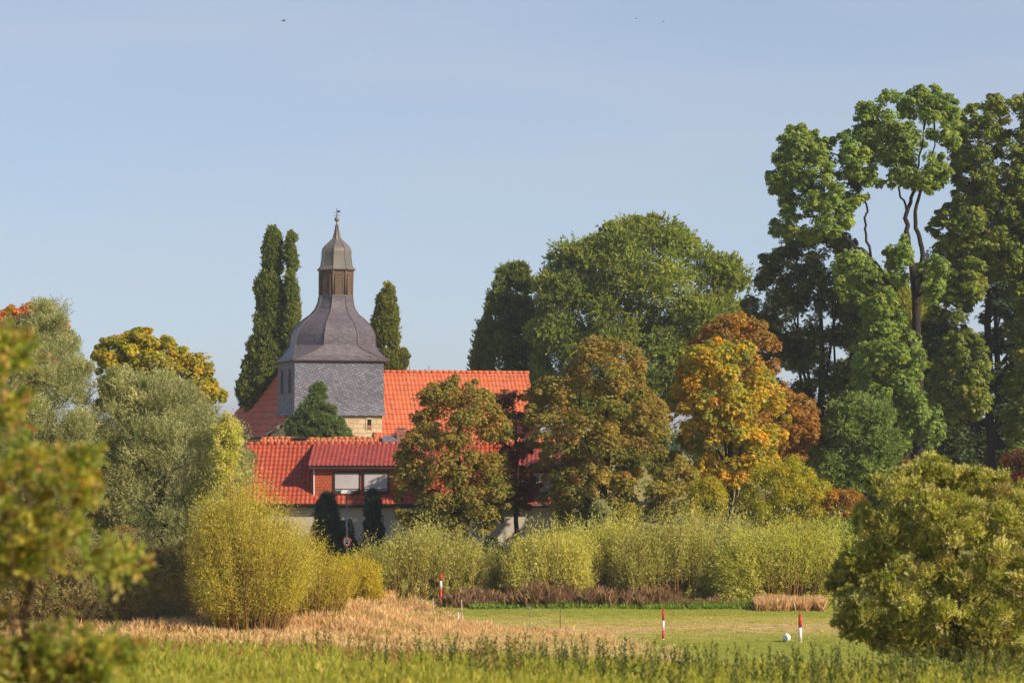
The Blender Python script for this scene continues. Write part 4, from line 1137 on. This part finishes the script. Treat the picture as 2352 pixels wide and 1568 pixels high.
# willow thicket
GW = 'willow bushes of the thicket below the chestnuts'
for lab, poly, D, pal, ns, kw in [
    ('silvery olive willow bush left of the gap below the narrow chestnut', [(830, 1345), (848, 1295), (870, 1262), (900, 1255), (925, 1228), (955, 1222), (985, 1206), (1012, 1238), (1050, 1232), (1078, 1262), (1112, 1292), (1105, 1345), (1060, 1372), (900, 1378)], 108, OLIV, 330, {}),
    ('low golden willow bush at the foot of the lamp post', [(740, 1370), (760, 1310), (800, 1290), (830, 1292), (862, 1310), (870, 1372)], 105, [((0.36, 0.28, 0.03), 3), ((0.26, 0.24, 0.03), 2)], 200, {}),
    ('yellow olive willow bush at the left end of the long thicket', [(1185, 1360), (1178, 1285), (1200, 1242), (1240, 1228), (1290, 1222), (1325, 1245), (1335, 1350), (1290, 1375), (1220, 1378)], 107, YGRN + [((0.30, 0.27, 0.08), 2)], 260, {}),
    ('upright yellow green willow bush second from the left of the long thicket', [(1300, 1350), (1305, 1262), (1340, 1215), (1385, 1205), (1430, 1200), (1455, 1240), (1465, 1350), (1400, 1378), (1320, 1375)], 108.5, YGRN, 260, {}),
    ('grey green flecked willow bush in the middle of the long thicket', [(1440, 1370), (1440, 1265), (1480, 1220), (1520, 1205), (1570, 1190), (1600, 1215), (1625, 1260), (1630, 1380), (1560, 1400), (1480, 1395)], 107.5, OLIV, 300, {}),
    ('tall pale willow bush with silvery tips right of the middle of the thicket', [(1580, 1380), (1585, 1260), (1610, 1205), (1660, 1190), (1705, 1205), (1745, 1230), (1760, 1385), (1680, 1400)], 109, SILV + YGRN, 260, {}),
    ('bright yellow green willow bush arching left at the right end of the thicket', [(1690, 1410), (1670, 1300), (1700, 1240), (1760, 1215), (1830, 1205), (1900, 1215), (1930, 1260), (1930, 1390), (1830, 1412)], 106.5, [((0.33, 0.34, 0.055), 3), ((0.27, 0.29, 0.045), 3), ((0.42, 0.39, 0.10), 2), ((0.40, 0.38, 0.17), 1)], 420, dict(lean=.1, spread=.6)),
]:
    cx_ = sum(q[0] for q in poly) / len(poly)
    poly = [(cx_ + (x - cx_) * (1.3 if D > 105.5 else 1.1), y) for x, y in poly]
    whip_bush('willow_bush', lab, 'willow', poly, D, scaled(pal, 1.12), int(ns * 2.9), 70, (0.15, 0.030), half=1.3, group=GW, spread=kw.pop('spread', .85), arch=.15, wild=.4, reach=.34, **kw)

# left side
tree('maple_tree', 'orange red tree top peeping over the silver willow at the left edge', 'tree',
     [[(-60, 760), (-20, 712), (30, 698), (85, 690), (130, 722), (168, 756), (150, 850), (60, 900), (-60, 900)]],
     128, [((0.42, 0.14, 0.03), 4), ((0.30, 0.11, 0.04), 3), ((0.45, 0.22, 0.03), 2)], 'palm', (0.16, 0.08), 0.6, 3.2, 24, trunk=.2, base_x=60, edge=.6)
tree('maple_tree', 'rounded yellow and green maple top behind the silver willow left of the church', 'tree',
     [[(214, 805), (240, 772), (300, 756), (332, 741), (385, 752), (393, 785), (424, 798), (432, 835), (445, 808), (478, 815), (500, 868), (518, 912), (508, 928), (478, 935), (450, 1010), (300, 1020), (230, 920)]],
     122, [((0.34, 0.28, 0.026), 4), ((0.23, 0.235, 0.028), 4), ((0.44, 0.27, 0.02), 1.5), ((0.13, 0.16, 0.026), 2.5)], 'palm', (0.17, 0.085), 0.55, 3.4, 22, trunk=.2, base_x=370, edge=.7)
tree('willow_tree', 'large silver green willow at the left edge of the picture', 'willow',
     [[(-70, 770), (0, 748), (50, 742), (92, 690), (118, 690), (132, 732), (166, 735), (186, 800), (208, 850), (218, 905), (230, 1000), (250, 1150), (245, 1300), (215, 1400), (-70, 1410)]],
     98, SILV, 'spray', (0.15, 0.032), 0.62, 3.4, 34, half=3.0, trunk=.22, base_x=70, droop=-.15, nlimb=22, edge=.5, upbias=.6, inset=.6, pad=1.8)
tree('willow_tree', 'second silver green willow, overlapping the left end of the red roof', 'willow',
     [[(228, 930), (238, 880), (258, 830), (292, 815), (325, 880), (395, 850), (430, 880), (470, 920), (505, 950), (538, 960), (556, 1010), (572, 1060), (566, 1130), (540, 1250), (490, 1400), (240, 1425), (220, 1300), (215, 1100)]],
     100, SILV, 'spray', (0.15, 0.032), 0.62, 3.4, 34, half=2.8, trunk=.2, base_x=370, droop=-.15, nlimb=22, edge=.5, upbias=.6, inset=.6, pad=1.8)
tree('sapling', 'bright yellow green sapling beside the willow at the edge of the red roof', 'sapling',
     [[(488, 1000), (500, 962), (525, 950), (548, 968), (552, 1005), (540, 1075), (505, 1130), (484, 1060)]],
     97, YGRN, 'tuft', (0.10, 0.05), 0.28, 3.0, 20, trunk=.04, base_x=515)
whip_bush('willow_bush', 'large golden yellow willow bush, nearest and roundest, left of the lamp post', 'willow',
          [(430, 1285), (452, 1215), (480, 1150), (525, 1125), (560, 1122), (600, 1145), (640, 1190), (690, 1225), (725, 1262), (730, 1330), (690, 1375), (620, 1410), (560, 1430), (500, 1425), (440, 1380)],
          93, GOLD + YGRN[:2], 1250, 76, (0.12, 0.024), half=2.0, base_x=570, wild=.55, reach=.30, spread=.5, arch=.3, tipbias=.35)
whip_bush('willow_bush', 'yellow green willow bush sloping down from the golden one toward the lamp post', 'willow',
          [(600, 1340), (605, 1210), (640, 1150), (668, 1178), (700, 1202), (745, 1240), (790, 1285), (830, 1315), (820, 1368), (720, 1392), (640, 1385)],
          97, [((0.44, 0.38, 0.045), 3), ((0.36, 0.33, 0.04), 3)], 420, 60, (0.10, 0.020), half=1.2, base_x=700, spread=.6, arch=.3)
tree('shrub', 'greyish leafy undergrowth shrub at the foot of the silver willows', 'shrub',
     [[(-60, 1420), (-60, 1230), (60, 1260), (120, 1215), (200, 1260), (290, 1215), (350, 1270), (430, 1240), (450, 1435)]],
     95.5, [((0.22, 0.22, 0.085), 4), ((0.28, 0.25, 0.10), 3), ((0.26, 0.17, 0.07), 1.5)], 'spray', (0.13, 0.03), 0.45, 3.0, 22, half=.9, trunk=.05, base_x=200)

# big bush on the bank at the right
tree('bush', 'big olive bush with pale upright leaves on the bank at the right edge', 'bush',
     [[(1885, 1318), (1925, 1278), (1985, 1262), (1965, 1205), (1950, 1155), (1990, 1102), (2050, 1088), (2095, 1062), (2138, 1034), (2182, 1042), (2176, 1082), (2230, 1066), (2285, 1062), (2292, 1095), (2352, 1132), (2440, 1150), (2500, 1250), (2500, 1480), (2352, 1530), (2180, 1525), (2020, 1505), (1915, 1462), (1905, 1415), (1878, 1380), (1925, 1345)]],
     44.5, [((0.24, 0.24, 0.04), 4), ((0.32, 0.305, 0.07), 3), ((0.165, 0.185, 0.03), 3), ((0.50, 0.45, 0.18), 2), ((0.27, 0.19, 0.07), .8)], 'spray', (0.060, 0.028), 0.17, 2.6, 14, half=1.5, trunk=.06, base_x=2200, droop=-.3, edge=.9, nlimb=40, bark='twig', upbias=.6, pad=3.0, pull=.74, inset=.6)

# blurred bush close to the camera
tree('bush', 'blurred yellow green bush close to the camera in the lower left corner', 'bush',
     [[(-90, 760), (30, 750), (62, 800), (50, 880), (60, 960), (20, 1010), (-90, 1010)], [(-90, 1020), (90, 1030), (200, 1015), (232, 1060), (220, 1130), (235, 1190), (180, 1260), (120, 1320), (-90, 1380)], [(215, 1240), (260, 1255), (320, 1300), (315, 1340), (270, 1350), (220, 1300)], [(-90, 1400), (120, 1440), (230, 1490), (330, 1475), (310, 1520), (270, 1570), (250, 1700), (220, 1900), (-90, 1950)]],
     12.0, [((0.21, 0.215, 0.032), 4), ((0.14, 0.18, 0.028), 5), ((0.29, 0.24, 0.036), 2), ((0.32, 0.17, 0.07), 2)], 'spray', (0.038, 0.022), 0.095, 2.4, 5, half=.45, trunk=.02, base_x=60, droop=.1, edge=.5, nlimb=60, bark='twig', upbias=.4, shell=.8, pull=.95)

# ------------------------------------------------------------------ grasses
BG = 1.55
def blades(name, label, pts, hgt, wid, pal, seed, lean=0.25, mat='grass', kind='stuff', parent=None, tuftcol=None):
    rng = np.random.default_rng(seed)
    n = len(pts)
    z = ground(pts[:, 0], pts[:, 1]) - 0.02
    b = np.stack([pts[:, 0], pts[:, 1], z], 1)
    th = rng.random(n) * 6.283
    s = np.stack([np.cos(th), np.sin(th), np.zeros(n)], 1)
    h = hgt * rng.uniform(.55, 1.2, n)
    d = np.stack([rng.normal(0, lean, n), rng.normal(0, lean, n), np.ones(n)], 1)
    d = unit(d)
    w = (wid * rng.uniform(.7, 1.3, n))[:, None]
    m = b + d * (h * .55)[:, None]
    d2 = unit(d + np.stack([rng.normal(0, lean, n), rng.normal(0, lean, n), np.full(n, -.15)], 1))
    Q = np.stack([b - s * w * .4, b + s * w * .4, m + s * w * .5, m + d2 * (h * .45)[:, None]], 1)
    c = pick(rng, pal, n) if tuftcol is None else tuftcol * .6 + pick(rng, pal, n) * .4
    c = c * np.exp(rng.normal(0, .2, (n, 1)))
    o = quads_mesh(name, Q, 4, M[mat], parent, np.clip(c * BG, .003, .9))
    return tag(o, label, kind=kind)

def area_pts(rng, n, x0, x1, D0, D1, fn=None):
    """points on the ground between frame columns x0..x1 (at their depth) and depths D0..D1"""
    D = rng.uniform(D0, D1, n); x = rng.uniform(x0, x1, n)
    if fn is not None:
        k = rng.random(n) < fn(x, D)
        D = D[k]; x = x[k]
    return np.stack([(x - CX) / F * D, D], 1)

def vnoise(x, y, s, seed=0):
    r = np.random.default_rng(seed); a = 0
    for i in range(5):
        kx, ky, ph = r.normal(0, 1 / s), r.normal(0, 1 / s), r.random() * 6.28
        a = a + np.sin(kx * x * 3 + ky * y * 3 + ph)
    return a / 5 * 1.2

rng = np.random.default_rng(7)
# near meadow on the bank
n = 230000
p = area_pts(rng, n, -120, 2480, 19, 46)
tn = vnoise(p[:, 0], p[:, 1], 2.5, 3)
hh = 0.24 + 0.08 * tn
GR = [((0.25, 0.255, 0.035), 4), ((0.19, 0.215, 0.032), 3), ((0.34, 0.29, 0.05), 2), ((0.42, 0.32, 0.09), .8)]
blades('meadow_grass', 'long yellow green meadow grass in the foreground, out of focus', p, hh, .013, GR, 11, .3)
# weeds on the crest of the bank
def weed_patch(name, label, n, x0, x1, D0, D1, hm, pal, seed, dens):
    rng = np.random.default_rng(seed)
    p = area_pts(rng, n, x0, x1, D0, D1, dens)
    n = len(p); h = hm * rng.uniform(.5, 1.25, n)
    per = 26
    z = ground(p[:, 0], p[:, 1])
    t = np.tile(np.linspace(.1, 1, per), (n, 1)); ln = rng.normal(0, .12, (n, 2))
    P = np.stack([p[:, 0, None] + ln[:, :1] * t * h[:, None], p[:, 1, None] + ln[:, 1:] * t * h[:, None], z[:, None] + t * h[:, None]], -1).reshape(-1, 3)
    m = len(P)
    d = rng.standard_normal((m, 3)); d[:, 2] = rng.uniform(1.0, 2.6, m); d = unit(d)
    s = unit(np.cross(d, rng.standard_normal((m, 3))))
    tt = t.ravel()
    Q = leaf_quads(P, d, s, 0.085 * (1.15 - .6 * tt) * rng.uniform(.7, 1.3, m), .024 * rng.uniform(.7, 1.2, m))
    c = np.repeat(pick(rng, pal, n), per, 0) * .7 + pick(rng, pal, m) * .3
    o = quads_mesh(name, Q, 4, M['leaf'], None, np.clip(BG * c * np.exp(rng.normal(0, .18, (m, 1))), .003, .9))
    tag(o, label, kind='stuff')
weed_patch('weeds', 'dark nettle like weeds standing along the crest of the meadow bank', 1700, 700, 2450, 26, 43.5, .50,
           [((0.06, 0.08, 0.018), 3), ((0.10, 0.115, 0.022), 3), ((0.17, 0.16, 0.03), 2), ((0.045, 0.058, 0.018), 2)], 21,
           lambda x, D: np.clip(.35 + .9 * vnoise(x / 60, D, 1.2, 9), 0.03, 1) * np.clip((x - 700) / 600, .2, 1))
weed_patch('weeds', 'reddish dry weeds scattered through the meadow at the left', 420, 0, 1200, 30, 44, .42,
           [((0.28, 0.15, 0.06), 3), ((0.34, 0.22, 0.08), 2), ((0.18, 0.15, 0.04), 2)], 22, lambda x, D: np.clip(.4 + .8 * vnoise(x / 60, D, 1.2, 19), 0.05, 1))

# mown field: green and straw strips
def strip_col(p, seed):
    r = np.random.default_rng(seed)
    y = p[:, 1] + 0.35 * np.sin(p[:, 0] * .5) + .6 * vnoise(p[:, 0], p[:, 1], 3.5, 4)
    x = p[:, 0]
    green = np.array([0.28, 0.29, 0.055]); straw = np.array([0.58, 0.42, 0.21]); mid = np.array([0.45, 0.38, 0.12])
    c = np.tile(mid, (len(p), 1))
    c[(y > 100.2)] = green
    c[(y > 94.2) & (y < 97.0)] = straw * .9
    c[(y > 96.6) & (y < 98.5) & (vnoise(x, y, 2, 8) > .1)] = straw * .8
    k = (y < 94.3) & (x > 3.0 + 1.2 * np.sin(y)); c[k] = green * 1.05
    k = (y < 94.5) & (x <= 4.0); c[k] = straw
    return c
n = 240000
p = area_pts(rng, n, 880, 2420, 76, 106.5)
blades('field_grass', 'short mown field grass in green and straw coloured strips', p, (.07 + .05 * np.clip(vnoise(p[:, 0], p[:, 1], 1.0, 61), 0, 2)), .018, [((0.17, 0.22, 0.035), 3), ((0.32, 0.26, 0.09), 2)], 31, .5, tuftcol=strip_col(p, 1) * (1 + .3 * vnoise(p[:, 0], p[:, 1], .8, 62))[:, None])
# lush strip at the back edge of the field
p = area_pts(rng, 26000, 1080, 1900, 103.5, 106.5, lambda x, D: np.clip(.5 + vnoise(x / 40, D, 1.2, 2), .15, 1))
blades('lush_grass', 'lush bright green grass strip along the far edge of the field', p, np.full(len(p), .28), .03, [((0.14, 0.24, 0.028), 3), ((0.19, 0.26, 0.03), 2), ((0.10, 0.17, 0.025), 2)], 32, .4)
# tall dry grass, left and centre
DRY = [((0.55, 0.39, 0.20), 4), ((0.47, 0.31, 0.16), 3), ((0.60, 0.46, 0.25), 2), ((0.36, 0.21, 0.11), 2)]
def dry_d(x, D):
    lim = 96.5 - 10.0 * np.clip((x - 900) / 500, 0, 1)        # where the dry grass gives way to the mown field
    lim = np.interp(x, [840, 960, 1060, 1180, 1400, 1580], [110, 106, 99.5, 94.5, 92.5, 84]) + 2.2 * vnoise(x / 40, D * .6, 1.0, 52)
    a = np.clip((lim - D) / 1.5 + .5, 0, 1)
    return np.clip(a * (.55 + .6 * vnoise(x / 30, D, 1.5, 12)), 0, 1)
p = area_pts(rng, 440000, -120, 1600, 73, 108, dry_d)
hh = np.interp(p[:, 1], [80, 91, 97, 108], [.25, .38, .75, .9]) * (.8 + .3 * vnoise(p[:, 0], p[:, 1], 2, 6)) * np.interp(p[:, 0] / p[:, 1] * F + CX, [820, 960, 1150], [1, .55, .5])
tc_ = pick(rng, DRY, len(p))
gk = vnoise(p[:, 0], p[:, 1], 1.6, 41) > .45
tc_[gk] = np.array([0.26, 0.24, 0.05])
tc_ = tc_ * (1 + .25 * vnoise(p[:, 0], p[:, 1], 1.1, 43))[:, None]
blades('dry_grass', 'tall pinkish straw grass between the willows and the foreground meadow', p, hh, .012, DRY, 33, .3, tuftcol=tc_)
# brown sedge along the foot of the thicket
p = area_pts(rng, 110000, 1000, 1900, 104.0, 108.5, lambda x, D: np.clip(.35 + .9 * vnoise(x / 30, D, 1.0, 15), .04, 1) * np.interp(x, [1000, 1030, 1560, 1640, 1900], [.3, 1, 1, .35, .3]))
hh = np.interp((p[:, 0] / p[:, 1]) * F + CX, [1000, 1100, 1250, 1500, 1600, 1900], [.6, .85, 1.05, .9, .5, .45]) * (.62 + .5 * vnoise(p[:, 0], p[:, 1], 1.0, 16))
blades('brown_sedge', 'reddish brown withered sedge along the foot of the willow thicket', p, np.clip(hh, .2, 2), .012, [((0.18, 0.105, 0.06), 4), ((0.24, 0.15, 0.085), 3), ((0.13, 0.08, 0.045), 3), ((0.32, 0.22, 0.11), 1.5), ((0.14, 0.13, 0.03), 1)], 34, .3)
p = area_pts(rng, 14000, 1735, 1895, 102.8, 105.5, lambda x, D: np.clip(.4 + .8 * vnoise(x / 20, D, 1, 5), 0, 1))
blades('straw_tufts', 'pale straw tufts at the right end of the thicket', p, np.full(len(p), .55), .012, [((0.50, 0.36, 0.2), 3), ((0.40, 0.26, 0.13), 2)], 35, .25)

# far wood that closes the horizon
def far_wood():
    rng = np.random.default_rng(77)
    n = 900
    x = rng.uniform(-160, 160, n); y = rng.uniform(330, 360, n)
    hgt = 3.4 + .7 * np.sin(x * .11) + .5 * np.sin(x * .37 + 1)
    C_ = np.stack([x, y, 3.0 + hgt * rng.random(n) ** .6], 1)
    Q, c = foliage(rng, C_, np.full(n, 1.3), np.zeros(n), 'tuft', 8, (.6, .4), G_DARK)
    o = quads_mesh('far_wood', Q, 4, M['leaf'], None, c)
    tag(o, 'low far wood on the horizon behind the village', kind='stuff')
far_wood()

# ------------------------------------------------------------------ posts, fence, lamp, sign, ball, birds
def marker_post(xd, ytop, ybase, D, r, bands, label, tilt=0.0):
    b = W(xd, ybase, D); gz = float(ground(b[0], D)); top = W(xd + tilt, ytop, D)
    root = empty('marker_post', (b[0], D, gz), label, 'marker post', 'red and white marker posts in the field')
    zb = [top[2]] + [W(xd, y, D)[2] for y in bands[1]] + [gz - .05]
    for i in range(len(zb) - 1):
        f = lambda z: np.array([b[0] + (top[0] - b[0]) * (z - gz) / (top[2] - gz), D, z])
        mb = MB(); mb.tube([f(zb[i]), f(zb[i + 1])], r, 14)
        mb.build('red_band' if bands[0][i] == 'r' else ('white_band' if bands[0][i] == 'w' else 'post_foot'), M['red'] if bands[0][i] == 'r' else (M['white'] if bands[0][i] == 'w' else M['pale_wood']), root)
    mb = MB(); mb.tube([top - Zu * .005, top + Zu * .03], [r * 1.05, r * .6], 14); mb.build('post_cap', M['red'] if bands[0][0] == 'r' else M['white'], root)
marker_post(1523, 1398, 1475, 90.5, .047, ('rwrw', [1424, 1447, 1466]), 'slim red and white striped marker post in the middle of the field', 0.6)
marker_post(1838, 1411, 1482, 89.0, .066, ('rwx', [1440, 1472]), 'thicker red and white marker post near the big right bush')
marker_post(1012.5, 1318, 1380, 105.0, .060, ('rwr', [1333, 1353]), 'farthest red and white marker post among brown sedge near the lamp post')

def ball():
    c = W(1807, 1471, 89.5); gz = float(ground(c[0], c[1]))
    r = .15
    root = empty('field_ball', (c[0], c[1], gz), 'round white float lying in the grass beside the thicker marker post', 'float')
    mb = MB(); mb.sphere((c[0], c[1], gz + r * .95), r, 18, 12); mb.build('shell', M['white'], root)
    mb = MB(); mb.tube([(c[0], c[1], gz + r * 1.9), (c[0], c[1], gz + r * 1.9 + .05)], [.03, .02], 8); mb.build('neck', M['white'], root)
ball()

FG = 'fence stakes of the electric fence'
stakes = [('tallest pale wooden fence stake at the dark end of the brown sedge', 1060.5, 1376, 1428, 98.5, .026, 'pale_wood'),
          ('short white fence stake leaning beside the tallest pale stake', 1051, 1405, 1428, 98.0, .026, 'white'),
          ('grey fence stake below the farthest marker post', 995, 1372, 1412, 101.5, .022, 'pale_wood'),
          ('thin dark brown stake standing at the front of the mown field', 1287, 1398, 1444, 95.5, .016, 'brown_wood'),
          ('very thin grey stake left of the dark brown one in the mown field', 1217, 1390, 1442, 96.0, .012, 'steel'),
          ('thin stake at the left end of the fence in the dry grass', 905, 1365, 1405, 104.0, .02, 'pale_wood')]
tops = []
for lab, xd, yt, yb, D, r, m in stakes:
    b = W(xd, yb, D); gz = float(ground(b[0], D)); t = W(xd + (1.5 if 'leaning' in lab else -.6), yt, D)
    root = empty('fence_stake', (b[0], D, gz), lab, 'fence stake', FG)
    mb = MB(); mb.tube([(b[0], D, gz - .1), ((b[0] + t[0]) / 2 + .004, D, (gz + t[2]) / 2), t], [r * 1.1, r, r * .8], 8); mb.build('stake', M[m], root)
    mb = MB(); mb.tube([t - Zu * .10 - [0, .03, 0], t - Zu * .06 - [0, .045, 0]], .02, 6); mb.build('insulator', M['white' if m != 'brown_wood' else 'frame'], root)
    tops.append((xd, t))
tops.sort(key=lambda q: q[0])
mb = MB()
order = [q[1] for q in tops if q[0] not in (1051,)]
for fz in (.06, .45):
    for a, b in zip(order[:-1], order[1:]):
        pts = [a + (b - a) * t - Zu * (fz + .18 * 4 * t * (1 - t)) for t in np.linspace(0, 1, 9)]
        mb.tube(pts, .008, 5)
o = mb.build('fence_wire', M['pale_wood']); tag(o, 'thin sagging fence wire strung between the stakes', 'wire')

def lamp():
    D = 117.5; xd = 798
    b = W(xd, 1300, D); gz = float(ground(b[0], D)); t = W(796.5, 1131, D)
    root = empty('street_lamp', (b[0], D, gz), 'slender grey street lamp between two thujas in front of the house', 'street lamp')
    mb = MB(); mb.tube([(b[0], D, gz), (b[0], D, gz + 1.2), (t[0], D, t[2])], [.075, .07, .05], 12); mb.build('pole', M['steel'], root)
    mb = MB(); mb.box((t[0] - .26, D - .35, t[2] - .03), (1, 0, 0), (0, 1, 0), (0, 0, 1), .46, .62, .05)
    mb.prism([(t[0] - .27, D - .36, t[2] + .02), (t[0] + .21, D - .36, t[2] + .02), (t[0] + .13, D - .36, t[2] + .14), (t[0] - .19, D - .36, t[2] + .14)], (0, .64, 0))
    mb.build('lamp_head', M['white'], root)
    # round sign clamped to the pole
    zc = W(798, 1243, D)[2]
    an = math.radians(40)
    c = np.array([b[0] - .005, D - .09, zc]); u = np.array([math.cos(an), -math.sin(an), 0]); nrm = np.array([-math.sin(an), -math.cos(an), 0])
    sr = empty('road_sign', (c[0], c[1], c[2]), 'round white road sign with red rim and black vehicle symbols on the lamp pole', 'road sign')
    def disc(r, d0, d1, mat, name, n=28, par=sr):
        mb = MB(); mb.prism([c + u * (r * math.cos(k * 2 * math.pi / n)) + Zu * (r * math.sin(k * 2 * math.pi / n)) + nrm * d0 for k in range(n)], nrm * (d1 - d0)); return mb.build(name, mat, par)
    disc(.285, 0, .02, M['red'], 'rim'); disc(.205, .02, .026, M['white'], 'face')
    q = lambda a, z: c + u * a + Zu * z + nrm * .026
    mb = MB()
    mb.prism([q(-.11, -.10), q(.11, -.10), q(.11, -.05), q(.07, -.045), q(.04, .0), q(-.05, .0), q(-.08, -.045), q(-.11, -.05)], nrm * .004)
    mb.prism([q(-.08, -.13), q(-.04, -.13), q(-.04, -.10), q(-.08, -.10)], nrm * .004); mb.prism([q(.04, -.13), q(.08, -.13), q(.08, -.10), q(.04, -.10)], nrm * .004)
    mb.prism([q(-.09, .06), q(.09, .06), q(.05, .10), q(-.02, .095), q(-.06, .10)], nrm * .004); mb.prism([q(-.02, .10), q(.03, .10), q(.02, .15), q(-.01, .15)], nrm * .004)
    for s in (-.08, .08): mb.prism([q(s + .035 * math.cos(k * .785), .055 + .035 * math.sin(k * .785)) for k in range(8)], nrm * .004)
    mb.build('vehicle_symbol', M['bird_dark'], sr)
    mb = MB(); mb.box(c - u * .08 + nrm * -.05 - Zu * .03, u, nrm, Zu, .16, .05, .06); mb.build('bracket', M['steel'], sr)
lamp()

def bird(xd, yd, D, span, mat, label, lift=.25, yaw=0.0, bodyk=1.0, perched=False):
    c = W(xd, yd, D)
    root = empty('bird', c, label, 'bird')
    ca, sa = math.cos(yaw), math.sin(yaw)
    R = lambda x, y, z: c + np.array([ca * x - sa * y, sa * x + ca * y, z]) * span
    mb = MB()
    if perched:
        mb.tube([R(-.28, 0, -.55), R(-.12, 0, -.25), R(0, 0, 0), R(.05, 0, .22), R(.07, 0, .36), R(.16, 0, .37), R(.26, 0, .35)], [.05, .12, .2, .17, .12, .09, .015], 10)
    else:
        mb.tube([R(-.30, 0, -.02), R(-.16, 0, 0), R(0, 0, 0), R(.13, 0, .02), R(.2, 0, .03), R(.27, 0, .02)], [.02 * span, .06 * span * bodyk, .075 * span * bodyk, .055 * span * bodyk, .045 * span, .006 * span], 10)
    mb.build('body', M[mat], root)
    for s in (-1, 1):
        mb = MB()
        if perched: pl = [R(.04, s * .13, .15), R(.0, s * .17, -.1), R(-.25, s * .06, -.5), R(-.1, s * .16, 0)]
        else: pl = [R(.11, s * .03, .03), R(.10, s * .24, lift * .55), R(0.02, s * .50, lift), R(-.08, s * .26, lift * .5), R(-.10, s * .03, .02)]
        mb.prism(pl, np.array([0, 0, .015 * span])); mb.build('wing', M[mat], root)
    mb = MB(); 
    if not perched:
        mb.prism([R(-.26, -.02, -.02), R(-.42, -.08, -.02), R(-.42, .08, -.02), R(-.26, .02, -.02)], np.array([0, 0, .015 * span])); mb.build('tail', M[mat], root)
bird(652, 48, 110, .34, 'bird_brown', 'largest brown bird gliding at the upper left of the sky', .12, 0.35, 1.5)
bird(1461, 43.5, 160, .22, 'bird_dark', 'tiny black bird in the sky high above the light green ash', .3, 0.9, 1.3)
bird(1523, 51, 210, .34, 'bird_grey', 'faint grey bird, rightmost in the sky', .2, 0.2)
bird(1379, 527, 173, .24, 'bird_dark', 'small dark bird perched on a twig at the top left of the light green ash', perched=True)

# ------------------------------------------------------------------ thin autumn haze
def haze():
    m = bpy.data.materials.new("haze"); m.use_nodes = True
    nt = m.node_tree; nt.nodes.clear()
    out = nt.nodes.new("ShaderNodeOutputMaterial"); v = nt.nodes.new("ShaderNodeVolumePrincipled")
    v.inputs["Color"].default_value = (0.92, 0.94, 1.0, 1); v.inputs["Density"].default_value = 0.0003; v.inputs["Anisotropy"].default_value = 0.2
    nt.links.new(v.outputs[0], out.inputs["Volume"])
    mb = MB(); mb.box((-3100, -450, -2.0), (1, 0, 0), (0, 1, 0), (0, 0, 1), 6200, 6000, 36.0)
    o = mb.build('haze', m); tag(o, 'thin pale autumn haze lying over the meadow and village', kind='stuff')
haze()
